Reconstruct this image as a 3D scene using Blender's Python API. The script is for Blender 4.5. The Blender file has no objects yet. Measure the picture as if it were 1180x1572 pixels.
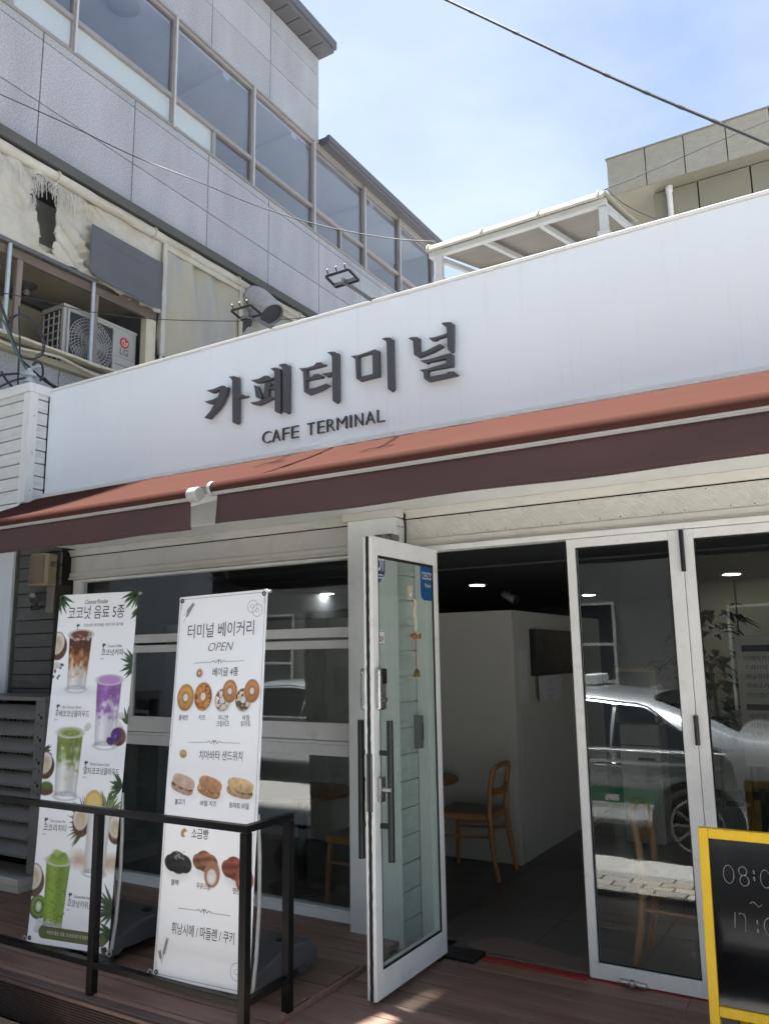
import bpy, bmesh, math, random
import numpy as np
from mathutils import Vector, Matrix
from mathutils import noise as mnoise

random.seed(7)
rad = math.radians
S = bpy.context.scene
COL = S.collection

# ------------------------------------------------------------------ camera
CAM_LOC = Vector((0.0, -4.2337, 1.6))
YAW, PITCH, ROLL = rad(30.86), rad(10.165), rad(-0.868)
FPX, PW, PH = 1230.32, 1180.0, 1572.0
fw = Vector((-math.sin(YAW)*math.cos(PITCH), math.cos(YAW)*math.cos(PITCH), math.sin(PITCH)))
r0 = Vector((math.cos(YAW), math.sin(YAW), 0.0))
u0 = r0.cross(fw)
RT = math.cos(ROLL)*r0 + math.sin(ROLL)*u0
UP = -math.sin(ROLL)*r0 + math.cos(ROLL)*u0
cam_d = bpy.data.cameras.new('camera')
cam_d.sensor_fit = 'VERTICAL'
cam_d.sensor_height = 36.0
cam_d.lens = FPX/PH*36.0
cam_d.clip_start = 0.05
cam_d.clip_end = 600
cam = bpy.data.objects.new('camera', cam_d)
COL.objects.link(cam)
cam.matrix_world = Matrix((( RT.x, UP.x, -fw.x, CAM_LOC.x), (RT.y, UP.y, -fw.y, CAM_LOC.y), (RT.z, UP.z, -fw.z, CAM_LOC.z), (0,0,0,1)))
S.camera = cam

# ------------------------------------------------------------------ light
SUN_DIR = Vector((-0.235, 0.045, 1.0)).normalized()       # towards the sun, almost overhead
sun_d = bpy.data.lights.new('sun', 'SUN')
sun_d.energy = 5.0
sun_d.angle = rad(2.0)
sun_d.color = (1.0, 0.965, 0.92)
sun = bpy.data.objects.new('sun', sun_d)
COL.objects.link(sun)
sun.location = SUN_DIR*40
sun.rotation_euler = SUN_DIR.to_track_quat('Z', 'Y').to_euler()

W = bpy.data.worlds.new('World')
S.world = W
W.use_nodes = True
wn, wl = W.node_tree.nodes, W.node_tree.links
for n in list(wn): wn.remove(n)
wo = wn.new('ShaderNodeOutputWorld'); bg = wn.new('ShaderNodeBackground')
sky = wn.new('ShaderNodeTexSky'); sky.sky_type = 'NISHITA'; sky.sun_disc = False
sky.sun_elevation = math.asin(SUN_DIR.z)
sky.sun_rotation = math.atan2(SUN_DIR.x, SUN_DIR.y)
sky.air_density = 1.0; sky.dust_density = 1.5
tc = wn.new('ShaderNodeTexCoord')
mp = wn.new('ShaderNodeMapping'); mp.inputs['Scale'].default_value = (1.0, 1.0, 2.2)
nz = wn.new('ShaderNodeTexNoise'); nz.inputs['Scale'].default_value = 1.7; nz.inputs['Detail'].default_value = 6
nz.inputs['Roughness'].default_value = 0.52
rmp = wn.new('ShaderNodeValToRGB')
rmp.color_ramp.elements[0].position = 0.38; rmp.color_ramp.elements[0].color = (0.10,)*3+(1,)
rmp.color_ramp.elements[1].position = 0.66; rmp.color_ramp.elements[1].color = (0.95,)*3+(1,)
mx = wn.new('ShaderNodeMix'); mx.data_type = 'RGBA'
mx.inputs['B'].default_value = (3.65, 4.25, 5.05, 1)        # thin bright cloud
wl.new(tc.outputs['Generated'], mp.inputs['Vector']); wl.new(mp.outputs['Vector'], nz.inputs['Vector'])
wl.new(nz.outputs['Fac'], rmp.inputs['Fac']); wl.new(rmp.outputs['Color'], mx.inputs['Factor'])
wl.new(sky.outputs['Color'], mx.inputs['A']); wl.new(mx.outputs['Result'], bg.inputs['Color'])
bg.inputs['Strength'].default_value = 0.05
wl.new(bg.outputs['Background'], wo.inputs['Surface'])

S.view_settings.view_transform = 'Standard'
S.view_settings.look = 'None'
S.view_settings.gamma = 1.0
S.view_settings.use_curve_mapping = False
S.view_settings.exposure = 2.2
S.render.engine = 'CYCLES'
S.cycles.max_bounces = 10
S.cycles.transparent_max_bounces = 16
S.cycles.use_denoising = True

# ------------------------------------------------------------------ helpers
def at(px, py, axis, val):
    """sighting: where the ray of a photo point meets a plane x/y/z = val"""
    d = fw + RT*((px-PW/2)/FPX) + UP*((PH/2-py)/FPX)
    t = (val-CAM_LOC[axis])/d[axis]
    return CAM_LOC + d*t

BASE = {}
def thing(name, label, cat, loc=(0,0,0), group=None, kind=None):
    o = bpy.data.objects.new(name, None); COL.objects.link(o)
    o.empty_display_size = 0.1
    o.location = loc
    BASE[o.name] = Vector(loc)
    if kind: o['kind'] = kind
    else:
        o['label'] = label; o['category'] = cat
    if group: o['group'] = group
    return o
def tag(o, label, cat, group=None):
    o['label'] = label; o['category'] = cat
    if group: o['group'] = group
    return o
def link_mesh(name, me, parent=None, base=None):
    o = bpy.data.objects.new(name, me); COL.objects.link(o)
    if parent is not None:
        o.parent = parent
        BASE[o.name] = BASE[parent.name]
    else:
        BASE[o.name] = Vector(base) if base is not None else Vector((0,0,0))
        o.location = BASE[o.name]
    return o
def copy_tree(o, parent=None):
    c = o.copy(); COL.objects.link(c)
    BASE[c.name] = BASE[o.name]
    if parent is not None: c.parent = parent
    for ch in list(o.children): copy_tree(ch, c)
    return c

class MB:
    def __init__(s): s.v=[]; s.f=[]; s.m=[]; s.cm=0
    def mat(s, i): s.cm=i; return s
    def add(s, vs, fs):
        b=len(s.v); s.v += [Vector(p) for p in vs]
        for f in fs: s.f.append([b+i for i in f]); s.m.append(s.cm)
        return s
    def box(s, x0,x1,y0,y1,z0,z1):
        x0,x1=min(x0,x1),max(x0,x1); y0,y1=min(y0,y1),max(y0,y1); z0,z1=min(z0,z1),max(z0,z1)
        return s.add([(x0,y0,z0),(x1,y0,z0),(x1,y1,z0),(x0,y1,z0),(x0,y0,z1),(x1,y0,z1),(x1,y1,z1),(x0,y1,z1)],
            [(0,3,2,1),(4,5,6,7),(0,1,5,4),(1,2,6,5),(2,3,7,6),(3,0,4,7)])
    def hexa(s, p):   # 8 corners, bottom ring then top ring
        return s.add(p, [(0,3,2,1),(4,5,6,7),(0,1,5,4),(1,2,6,5),(2,3,7,6),(3,0,4,7)])
    def quad(s, a,b,c,d): return s.add([a,b,c,d],[(0,1,2,3)])
    def prism(s, pts, off):
        """pts: closed 3D outline, off: extrusion vector"""
        n=len(pts); off=Vector(off); P=[Vector(p) for p in pts]
        return s.add(P+[p+off for p in P], [tuple(range(n)), tuple(range(2*n-1,n-1,-1))]+[(i,i+n,(i+1)%n+n,(i+1)%n) for i in range(n)])
    def bar(s, a, b, w, h, up=(0,0,1)):
        a=Vector(a); b=Vector(b); d=(b-a).normalized(); up=Vector(up)
        x=d.cross(up)
        if x.length<1e-4: x=d.cross(Vector((1,0,0)))
        x.normalize(); y=x.cross(d).normalized()
        x*=w/2; y*=h/2
        return s.hexa([a-x-y,a+x-y,b+x-y,b-x-y,a-x+y,a+x+y,b+x+y,b-x+y])
    def tube(s, path, r, seg=8, caps=True, closed=False):
        P=[Vector(p) for p in path]; n=len(P)
        rs = r if isinstance(r,(list,tuple)) else [r]*n
        vs=[]; prev=None
        for i,p in enumerate(P):
            if closed: t=P[(i+1)%n]-P[i-1]
            else: t=P[min(i+1,n-1)]-P[max(i-1,0)]
            t.normalize()
            if prev is None:
                a=t.cross(Vector((0,0,1)))
                if a.length<1e-3: a=t.cross(Vector((1,0,0)))
            else: a=prev-t*prev.dot(t)
            a.normalize(); prev=a; b=t.cross(a)
            for k in range(seg):
                q=2*math.pi*k/seg
                vs.append(p+(a*math.cos(q)+b*math.sin(q))*rs[i])
        fs=[]
        for i in range(n if closed else n-1):
            j=(i+1)%n
            for k in range(seg):
                l=(k+1)%seg
                fs.append((i*seg+k,i*seg+l,j*seg+l,j*seg+k))
        if caps and not closed:
            fs.append(tuple(range(seg-1,-1,-1))); fs.append(tuple((n-1)*seg+k for k in range(seg)))
        return s.add(vs,fs)
    def cyl(s,a,b,r,seg=16,r2=None): return s.tube([a,b],[r,r if r2 is None else r2],seg)
    def lathe(s, c, prof, seg=24, ax=(0,0,1)):
        """prof: list of (radius, height) about axis from c"""
        c=Vector(c); ax=Vector(ax).normalized()
        a=ax.cross(Vector((0,0,1)))
        if a.length<1e-3: a=Vector((1,0,0))
        a.normalize(); b=ax.cross(a)
        vs=[]; fs=[]
        for r,h in prof:
            for k in range(seg):
                q=2*math.pi*k/seg
                vs.append(c+ax*h+(a*math.cos(q)+b*math.sin(q))*max(r,1e-4))
        for i in range(len(prof)-1):
            for k in range(seg):
                l=(k+1)%seg
                fs.append((i*seg+k,i*seg+l,(i+1)*seg+l,(i+1)*seg+k))
        return s.add(vs,fs)
    def grid(s, fn, nu, nv, skip=None):
        b=len(s.v)
        for j in range(nv+1):
            for i in range(nu+1): s.v.append(Vector(fn(i/nu,j/nv)))
        for j in range(nv):
            for i in range(nu):
                if skip and skip((i+.5)/nu,(j+.5)/nv): continue
                a=b+j*(nu+1)+i
                s.f.append([a,a+1,a+nu+2,a+nu+1]); s.m.append(s.cm)
        return s
    def text(s, body, h, o, ux, uy, width=None, shear=0.0, align='CENTER', thick=None, bold=0.0):
        """flat lettering; h = em size; o origin (baseline), ux/uy unit axes"""
        vs,fs = text_geo(body, shear, align, bold)
        if not vs: return s
        o=Vector(o); ux=Vector(ux); uy=Vector(uy)
        k=h; kx=h
        if width:
            xs=[p[0] for p in vs]; kx=width/(max(xs)-min(xs))
        P=[o+ux*(p[0]*kx)+uy*(p[1]*k) for p in vs]
        if thick is None: return s.add(P,fs)
        return s.add(P,fs)
    def build(s, name, mats, parent=None, base=None, smooth=False, bevel=0.0, seg=2, recalc=True, angle=35, kind=None):
        me=bpy.data.meshes.new(name)
        b = BASE[parent.name] if parent is not None else (Vector(base) if base is not None else Vector((0,0,0)))
        me.from_pydata([tuple(p-b) for p in s.v],[],s.f)
        if not isinstance(mats,(list,tuple)): mats=[mats]
        for m in mats: me.materials.append(m)
        if len(mats)>1: me.polygons.foreach_set('material_index', s.m)
        if bevel>0 or recalc:
            bm=bmesh.new(); bm.from_mesh(me)
            if recalc: bmesh.ops.recalc_face_normals(bm, faces=bm.faces)
            if bevel>0:
                ed=[e for e in bm.edges if len(e.link_faces)==2 and e.calc_face_angle(0)>rad(angle)]
                if ed: bmesh.ops.bevel(bm, geom=ed, offset=bevel, offset_type='OFFSET', segments=seg, profile=0.5, affect='EDGES', clamp_overlap=True)
            bm.to_mesh(me); bm.free()
        if smooth:
            me.polygons.foreach_set('use_smooth',[True]*len(me.polygons))
            try: me.set_sharp_from_angle(angle=rad(40))
            except Exception: pass
        me.update()
        o=link_mesh(name, me, parent, base)
        if kind: o['kind']=kind
        return o

_tc={}
def text_geo(body, shear=0.0, align='CENTER', bold=0.0):
    key=(body,shear,align,bold)
    if key in _tc: return _tc[key]
    cu=bpy.data.curves.new('lettering','FONT'); cu.body=body; cu.size=1.0; cu.shear=shear
    cu.align_x=align; cu.resolution_u=3; cu.offset=bold
    ob=bpy.data.objects.new('lettering',cu); COL.objects.link(ob)
    dg=bpy.context.evaluated_depsgraph_get()
    me=bpy.data.meshes.new_from_object(ob.evaluated_get(dg))
    vs=[tuple(v.co) for v in me.vertices]; fs=[tuple(p.vertices) for p in me.polygons]
    bpy.data.objects.remove(ob); bpy.data.curves.remove(cu); bpy.data.meshes.remove(me)
    _tc[key]=(vs,fs)
    return _tc[key]

def srgb(r,g,b):
    f=lambda c:(c/255/12.92 if c/255<=0.04045 else ((c/255+0.055)/1.055)**2.4)
    return (f(r),f(g),f(b))

# ------------------------------------------------------------------ materials
def newmat(name):
    m=bpy.data.materials.new(name); m.use_nodes=True
    nt=m.node_tree
    for n in list(nt.nodes): nt.nodes.remove(n)
    out=nt.nodes.new('ShaderNodeOutputMaterial')
    return m, nt, out
def mat(name, col, rough=0.6, metal=0.0, var=0.12, scale=6.0, stretch=(1,1,1), bump=0.0, bscale=60.0,
        rand=0.0, dirt=0.0, dirt_col=(0.12,0.11,0.10), dscale=3.0, dstretch=(1,1,1), spec=0.5, coat=0.0, sheen=0.0,
        wave=None, trans=0.0, rvar=0.1, dlo=0.52, dhi=0.72):
    m,nt,out=newmat(name); N=nt.nodes.new; L=nt.links.new
    b=N('ShaderNodeBsdfPrincipled'); L(b.outputs[0],out.inputs['Surface'])
    b.inputs['Roughness'].default_value=rough; b.inputs['Metallic'].default_value=metal
    b.inputs['Specular IOR Level'].default_value=spec
    b.inputs['Coat Weight'].default_value=coat
    if sheen: b.inputs['Sheen Weight'].default_value=sheen
    tc=N('ShaderNodeTexCoord'); mp=N('ShaderNodeMapping'); mp.inputs['Scale'].default_value=stretch
    L(tc.outputs['Object'],mp.inputs['Vector'])
    oi=N('ShaderNodeObjectInfo')
    # shift the pattern per object so that alike pieces differ
    addv=N('ShaderNodeVectorMath'); addv.operation='ADD'
    mulr=N('ShaderNodeMath'); mulr.operation='MULTIPLY'; mulr.inputs[1].default_value=37.0
    L(oi.outputs['Random'],mulr.inputs[0]); L(mp.outputs['Vector'],addv.inputs[0]); L(mulr.outputs[0],addv.inputs[1])
    nz=N('ShaderNodeTexNoise'); nz.inputs['Scale'].default_value=scale; nz.inputs['Detail'].default_value=6; nz.inputs['Roughness'].default_value=0.6
    L(addv.outputs[0],nz.inputs['Vector'])
    mr=N('ShaderNodeMapRange'); mr.inputs['From Min'].default_value=0.25; mr.inputs['From Max'].default_value=0.75
    mr.inputs['To Min'].default_value=1-var; mr.inputs['To Max'].default_value=1+var
    L(nz.outputs['Fac'],mr.inputs['Value'])
    fac=mr.outputs['Result']
    if rand:
        m2=N('ShaderNodeMapRange'); m2.inputs['To Min'].default_value=1-rand; m2.inputs['To Max'].default_value=1+rand
        L(oi.outputs['Random'],m2.inputs['Value'])
        mm=N('ShaderNodeMath'); mm.operation='MULTIPLY'; L(fac,mm.inputs[0]); L(m2.outputs['Result'],mm.inputs[1]); fac=mm.outputs[0]
    vm=N('ShaderNodeVectorMath'); vm.operation='SCALE'; vm.inputs[0].default_value=col[:3]
    L(fac,vm.inputs['Scale'])
    c=vm.outputs['Vector']
    if dirt>0:
        mp2=N('ShaderNodeMapping'); mp2.inputs['Scale'].default_value=dstretch; L(tc.outputs['Object'],mp2.inputs['Vector'])
        dn=N('ShaderNodeTexNoise'); dn.inputs['Scale'].default_value=dscale; dn.inputs['Detail'].default_value=8; dn.inputs['Roughness'].default_value=0.65
        L(mp2.outputs['Vector'],dn.inputs['Vector'])
        dr=N('ShaderNodeMapRange'); dr.inputs['From Min'].default_value=dlo; dr.inputs['From Max'].default_value=dhi
        dr.inputs['To Min'].default_value=0; dr.inputs['To Max'].default_value=dirt
        L(dn.outputs['Fac'],dr.inputs['Value'])
        mx=N('ShaderNodeMix'); mx.data_type='RGBA'; L(dr.outputs['Result'],mx.inputs['Factor']); L(c,mx.inputs['A'])
        mx.inputs['B'].default_value=tuple(dirt_col)+(1,)
        c=mx.outputs['Result']
    L(c,b.inputs['Base Color'])
    rr=N('ShaderNodeMapRange'); rr.inputs['To Min'].default_value=max(0.02,rough-rvar); rr.inputs['To Max'].default_value=min(1,rough+rvar)
    L(nz.outputs['Fac'],rr.inputs['Value']); L(rr.outputs['Result'],b.inputs['Roughness'])
    if bump>0 or wave:
        bn=N('ShaderNodeBump'); bn.inputs['Strength'].default_value=bump if bump>0 else wave[2]; bn.inputs['Distance'].default_value=0.004
        if wave:
            wv=N('ShaderNodeTexWave'); wv.inputs['Scale'].default_value=wave[1]; wv.bands_direction=wave[0]; wv.inputs['Distortion'].default_value=0.4
            L(tc.outputs['Object'],wv.inputs['Vector']); L(wv.outputs['Fac'],bn.inputs['Height'])
        else:
            b2=N('ShaderNodeTexNoise'); b2.inputs['Scale'].default_value=bscale; b2.inputs['Detail'].default_value=4
            L(addv.outputs[0],b2.inputs['Vector']); L(b2.outputs['Fac'],bn.inputs['Height'])
        L(bn.outputs['Normal'],b.inputs['Normal'])
    if trans>0:
        tr=N('ShaderNodeBsdfTranslucent'); L(c,tr.inputs['Color'])
        ms=N('ShaderNodeMixShader'); ms.inputs[0].default_value=trans
        L(b.outputs[0],ms.inputs[1]); L(tr.outputs[0],ms.inputs[2]); L(ms.outputs[0],out.inputs['Surface'])
    return m
def glass(name, tint=(0.93,0.96,0.95), ior=1.6, rough=0.0, film=0.0, film_col=(0.6,0.65,0.65)):
    m,nt,out=newmat(name); N=nt.nodes.new; L=nt.links.new
    tr=N('ShaderNodeBsdfTransparent'); tr.inputs['Color'].default_value=tint+(1,)
    gl=N('ShaderNodeBsdfGlossy'); gl.inputs['Roughness'].default_value=rough; gl.inputs['Color'].default_value=(1,1,1,1)
    # Schlick reflectance, the same for either face of the sheet
    lw=N('ShaderNodeLayerWeight'); lw.inputs['Blend'].default_value=0.5
    pw=N('ShaderNodeMath'); pw.operation='POWER'; pw.inputs[1].default_value=5.0; L(lw.outputs['Facing'],pw.inputs[0])
    f0=((ior-1)/(ior+1))**2
    fr=N('ShaderNodeMapRange'); fr.inputs['To Min'].default_value=f0; fr.inputs['To Max'].default_value=1.0; L(pw.outputs[0],fr.inputs['Value'])
    tc=N('ShaderNodeTexCoord'); nz=N('ShaderNodeTexNoise'); nz.inputs['Scale'].default_value=1.3; L(tc.outputs['Object'],nz.inputs['Vector'])
    bn=N('ShaderNodeBump'); bn.inputs['Strength'].default_value=0.035; bn.inputs['Distance'].default_value=0.02
    L(nz.outputs['Fac'],bn.inputs['Height']); L(bn.outputs['Normal'],gl.inputs['Normal'])
    base=tr.outputs[0]
    if film>0:
        df=N('ShaderNodeBsdfDiffuse'); df.inputs['Color'].default_value=film_col+(1,)
        mf=N('ShaderNodeMixShader'); mf.inputs[0].default_value=film; L(tr.outputs[0],mf.inputs[1]); L(df.outputs[0],mf.inputs[2]); base=mf.outputs[0]
    ms=N('ShaderNodeMixShader'); L(fr.outputs[0],ms.inputs[0]); L(base,ms.inputs[1]); L(gl.outputs[0],ms.inputs[2])
    L(ms.outputs[0],out.inputs['Surface'])
    return m
def vcol(name, rough=0.45):
    m,nt,out=newmat(name); N=nt.nodes.new; L=nt.links.new
    b=N('ShaderNodeBsdfPrincipled'); b.inputs['Roughness'].default_value=rough
    a=N('ShaderNodeVertexColor'); a.layer_name='print'; L(a.outputs['Color'],b.inputs['Base Color']); L(b.outputs[0],out.inputs['Surface'])
    return m
def emit(name, col, s):
    m,nt,out=newmat(name)
    e=nt.nodes.new('ShaderNodeEmission'); e.inputs['Color'].default_value=col+(1,); e.inputs['Strength'].default_value=s
    nt.links.new(e.outputs[0],out.inputs['Surface']); return m

M={}
M['sign_white']=mat('sign_white',(0.775,0.83,0.865),0.32,var=0.02,scale=1.2,dirt=0.22,dirt_col=(0.45,0.46,0.46),dscale=2.2,dstretch=(9,1,0.35),dlo=0.55,dhi=0.85)
M['white_metal']=mat('white_metal',(0.74,0.74,0.72),0.38,var=0.05,scale=5,dirt=0.35,dirt_col=(0.35,0.34,0.31),dscale=7,dlo=0.56,dhi=0.85)
M['frame_white']=mat('frame_white',(0.83,0.835,0.82),0.42,var=0.06,scale=8,dirt=0.5,dirt_col=(0.30,0.29,0.27),dscale=9,dlo=0.58,dhi=0.82)
M['soffit_white']=mat('soffit_white',(0.84,0.86,0.85),0.4,var=0.05,scale=2,dirt=0.3,dirt_col=(0.4,0.38,0.33),dscale=3,dlo=0.55,dhi=0.85)
M['trim_cream']=mat('trim_cream',(0.62,0.60,0.54),0.5,var=0.06,scale=7,dirt=0.4,dirt_col=(0.3,0.27,0.22),dscale=8,dlo=0.55,dhi=0.85)
M['ribbed_plank']=mat('ribbed_plank',(0.62,0.60,0.55),0.6,var=0.08,scale=18,stretch=(1,1,4),wave=('DIAGONAL',30.0,0.5),dirt=0.25,dirt_col=(0.35,0.32,0.27),dscale=6)
M['grain_plank']=mat('grain_plank',(0.60,0.585,0.54),0.6,var=0.08,scale=40,stretch=(1,1,8),bump=0.35,bscale=120,dirt=0.25,dirt_col=(0.35,0.32,0.27),dscale=6)
M['pillar_white']=mat('pillar_white',(0.83,0.84,0.835),0.5,var=0.05,scale=3,bump=0.06,bscale=90,dirt=0.25,dirt_col=(0.35,0.34,0.32),dscale=4,dstretch=(1,1,0.5))
M['white_plank']=mat('white_plank',(0.66,0.68,0.66),0.65,var=0.10,scale=25,stretch=(0.25,0.25,3),bump=0.35,bscale=90,rand=0.04,dirt=0.5,dirt_col=(0.33,0.34,0.33),dscale=10,dstretch=(0.6,0.6,2))
M['grey_plank']=mat('grey_plank',(0.115,0.115,0.11),0.7,var=0.15,scale=22,stretch=(0.25,0.25,3),bump=0.3,bscale=90,rand=0.08,dirt=0.4,dirt_col=(0.2,0.195,0.18),dscale=6)
M['letter']=mat('letter_charcoal',(0.068,0.068,0.074),0.5,var=0.10,scale=20,rvar=0.05)
M['black_strip']=mat('black_strip',(0.012,0.012,0.012),0.8,var=0.2,bump=0.4,bscale=200)
M['black_paint']=mat('black_paint',(0.006,0.006,0.0065),0.36,spec=0.18,var=0.2,scale=20,dirt=0.3,dirt_col=(0.05,0.047,0.045),dscale=18,dlo=0.6,dhi=0.75)
M['black_metal']=mat('black_metal',(0.010,0.010,0.011),0.4,var=0.1)
M['awning']=mat('awning_fabric',(0.060,0.025,0.0195),0.9,spec=0.02,var=0.07,scale=9,stretch=(0.6,2,2),bump=0.1,bscale=400,trans=0.03,dirt=0.25,dirt_col=(0.055,0.029,0.025),dscale=2.5)
M['valance']=mat('valance_fabric',(0.058,0.029,0.029),0.88,var=0.10,scale=5,bump=0.1,bscale=400,trans=0.0,dirt=0.2,dirt_col=(0.06,0.036,0.036),dscale=3)
M['bar_grey']=mat('awning_bar_grey',(0.34,0.335,0.32),0.45,metal=0.2,var=0.06,dirt=0.3,dirt_col=(0.2,0.19,0.17),dscale=6)
M['gasket']=mat('dark_recess',(0.03,0.027,0.022),0.7,var=0.2)
M['deck']=mat('deck_wood',(0.225,0.136,0.104),0.5,var=0.40,scale=13,stretch=(0.12,2.5,2.5),bump=0.35,bscale=45,rand=0.24,dirt=0.5,dirt_col=(0.29,0.23,0.19),dscale=4.5,dstretch=(0.5,2,2),dlo=0.48,dhi=0.8)
M['joist']=mat('joist_dark',(0.01,0.008,0.007),0.9)
M['riser']=mat('riser_mesh',(0.036,0.025,0.023),0.7,var=0.1,dirt=0.3,dirt_col=(0.10,0.08,0.07))
M['nosing']=mat('nosing_wood',(0.10,0.066,0.056),0.6,var=0.2,scale=14,stretch=(0.15,2,2),bump=0.3)
M['granite']=None
M['stone_dark']=mat('joint_dark',(0.10,0.10,0.115),0.9)
M['alu']=mat('aluminium_taupe',(0.30,0.275,0.26),0.4,metal=0.35,var=0.07,scale=3)
M['alu_pale']=mat('aluminium_pale',(0.52,0.49,0.47),0.4,metal=0.3,var=0.05)
M['eave']=mat('eave_metal',(0.095,0.095,0.105),0.55,var=0.12,scale=4)
M['ledge']=mat('ledge_dark',(0.075,0.072,0.065),0.7,var=0.15)
M['tarp']=mat('tarp_cream',(0.52,0.50,0.44),0.6,var=0.14,scale=3,bump=0.25,bscale=11,dirt=0.6,dirt_col=(0.38,0.31,0.19),dscale=2.6,trans=0.15,dlo=0.46,dhi=0.70)
M['vinyl']=mat('vinyl_window',(0.42,0.415,0.39),0.35,var=0.10,scale=2.5,stretch=(1,2.4,0.7),bump=0.25,bscale=6,dirt=0.8,dirt_col=(0.50,0.45,0.32),dscale=1.5,dstretch=(1,1.6,0.55),trans=0.25,dlo=0.44,dhi=0.60)
M['patch']=mat('grey_patch',(0.085,0.088,0.095),0.55,var=0.10,scale=3,bump=0.25,bscale=14)
M['frayed']=mat('frayed_thread',(0.55,0.53,0.50),0.8,var=0.1)
M['galv']=mat('galvanised',(0.45,0.49,0.51),0.42,metal=0.5,var=0.1,scale=10,dirt=0.5,dirt_col=(0.25,0.16,0.10),dscale=9,dlo=0.57,dhi=0.8)
M['old_wood']=mat('weathered_wood',(0.20,0.165,0.14),0.8,var=0.3,scale=14,stretch=(2,2,0.25),bump=0.5,bscale=40)
M['beam_wood']=mat('weathered_beam',(0.13,0.10,0.085),0.8,var=0.3,scale=14,stretch=(2,0.25,2),bump=0.5,bscale=40)
M['plaster']=mat('cream_plaster',(0.36,0.325,0.25),0.8,var=0.08,scale=2,dirt=0.35,dirt_col=(0.28,0.23,0.16),dscale=2)
M['flash_cream']=mat('cream_flashing',(0.52,0.47,0.36),0.6,var=0.1,scale=9,bump=0.4,bscale=12,dirt=0.45,dirt_col=(0.2,0.17,0.13),dscale=7)
M['ac_white']=mat('unit_casing',(0.37,0.36,0.335),0.45,var=0.05,dirt=0.3,dirt_col=(0.32,0.29,0.24),dscale=4)
M['ac_dark']=mat('unit_grille_dark',(0.03,0.032,0.034),0.6)
M['ac_wire']=mat('unit_grille_wire',(0.40,0.40,0.385),0.5)
M['logo_red']=mat('emblem_red',(0.42,0.03,0.06),0.45,var=0.05)
M['logo_grey']=mat('emblem_grey',(0.13,0.13,0.135),0.5)
M['duct']=mat('duct_grey',(0.34,0.345,0.345),0.55,var=0.1,scale=5,dirt=0.3,dirt_col=(0.15,0.14,0.13),dscale=4)
M['cable']=mat('cable_black',(0.022,0.024,0.028),0.6)
M['cable_green']=mat('cable_green',(0.06,0.10,0.10),0.6)
M['canopy_cream']=mat('canopy_cream',(0.33,0.305,0.25),0.65,var=0.07,scale=4,dirt=0.25,dirt_col=(0.35,0.30,0.22),dscale=3)
M['canopy_white']=mat('canopy_frame_white',(0.45,0.46,0.455),0.45,var=0.06,dirt=0.3,dirt_col=(0.25,0.24,0.21),dscale=6)
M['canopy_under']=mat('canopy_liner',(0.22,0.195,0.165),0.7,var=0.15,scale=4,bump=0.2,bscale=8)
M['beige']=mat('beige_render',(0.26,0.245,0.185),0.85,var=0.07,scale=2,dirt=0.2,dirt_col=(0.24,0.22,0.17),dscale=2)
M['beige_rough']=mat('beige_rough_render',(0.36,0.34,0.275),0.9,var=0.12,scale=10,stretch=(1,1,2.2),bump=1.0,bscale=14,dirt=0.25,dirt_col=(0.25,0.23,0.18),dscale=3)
M['speaker']=mat('speaker_bronze',(0.20,0.155,0.105),0.45,metal=0.3,var=0.08,scale=60)
M['speaker_gold']=mat('speaker_gold',(0.36,0.29,0.20),0.4,metal=0.4)
M['grey_metal']=mat('grey_metal',(0.18,0.18,0.185),0.4,metal=0.6,var=0.08)
M['louvre']=mat('louvre_grey',(0.235,0.23,0.225),0.45,metal=0.35,var=0.08,scale=6)
M['steel']=mat('brushed_steel',(0.50,0.50,0.49),0.28,metal=0.9,var=0.05)
M['tank']=mat('tank_plastic',(0.085,0.088,0.093),0.55,var=0.12,scale=8,dirt=0.35,dirt_col=(0.16,0.155,0.15),dscale=5)
M['pole_grey']=mat('pole_grey',(0.42,0.42,0.41),0.4,metal=0.4)
M['yellow']=mat('yellow_paint',(0.85,0.53,0.010),0.42,var=0.08,scale=12,dirt=0.7,dirt_col=(0.40,0.24,0.03),dscale=16,dlo=0.60,dhi=0.72)
M['board']=mat('chalkboard_gloss',(0.004,0.004,0.0045),0.055,var=0.1,spec=0.45,dirt=0.5,dirt_col=(0.022,0.022,0.024),dscale=5,dstretch=(1,1,0.5),rvar=0.02)
M['chalk']=mat('chalk',(0.20,0.205,0.215),0.95,var=0.6,scale=150)
M['print_text']=mat('print_ink',(0.030,0.027,0.026),0.5,var=0.0)
M['print_brown']=mat('print_brown_ink',(0.10,0.075,0.06),0.5,var=0.0)
M['print_line']=mat('print_grey_ink',(0.28,0.27,0.26),0.5,var=0.0)
M['print_white']=mat('print_white_ink',(0.75,0.76,0.72),0.5,var=0.0)
M['print']=vcol('banner_print',0.42)
M['banner_back']=mat('banner_back',(0.62,0.63,0.64),0.5,var=0.03)
M['floor']=mat('interior_tile',(0.12,0.113,0.105),0.35,var=0.12,scale=5,rand=0.1)
M['int_white']=mat('interior_white',(0.56,0.54,0.50),0.75,var=0.04,scale=2)
M['int_dark']=mat('interior_dark',(0.13,0.135,0.15),0.7,var=0.1)
M['int_grey']=mat('interior_grey',(0.13,0.135,0.14),0.6,var=0.1)
M['chair_wood']=mat('chair_wood',(0.38,0.19,0.075),0.45,var=0.18,scale=20,stretch=(3,3,0.4))
M['table_wood']=mat('table_wood',(0.27,0.12,0.05),0.4,var=0.15,scale=12)
M['seat_grey']=mat('seat_fabric',(0.26,0.25,0.24),0.85,var=0.08)
M['mat_brown']=mat('doormat_brown',(0.20,0.145,0.115),0.95,var=0.18,scale=60,bump=0.4,bscale=300)
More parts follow.
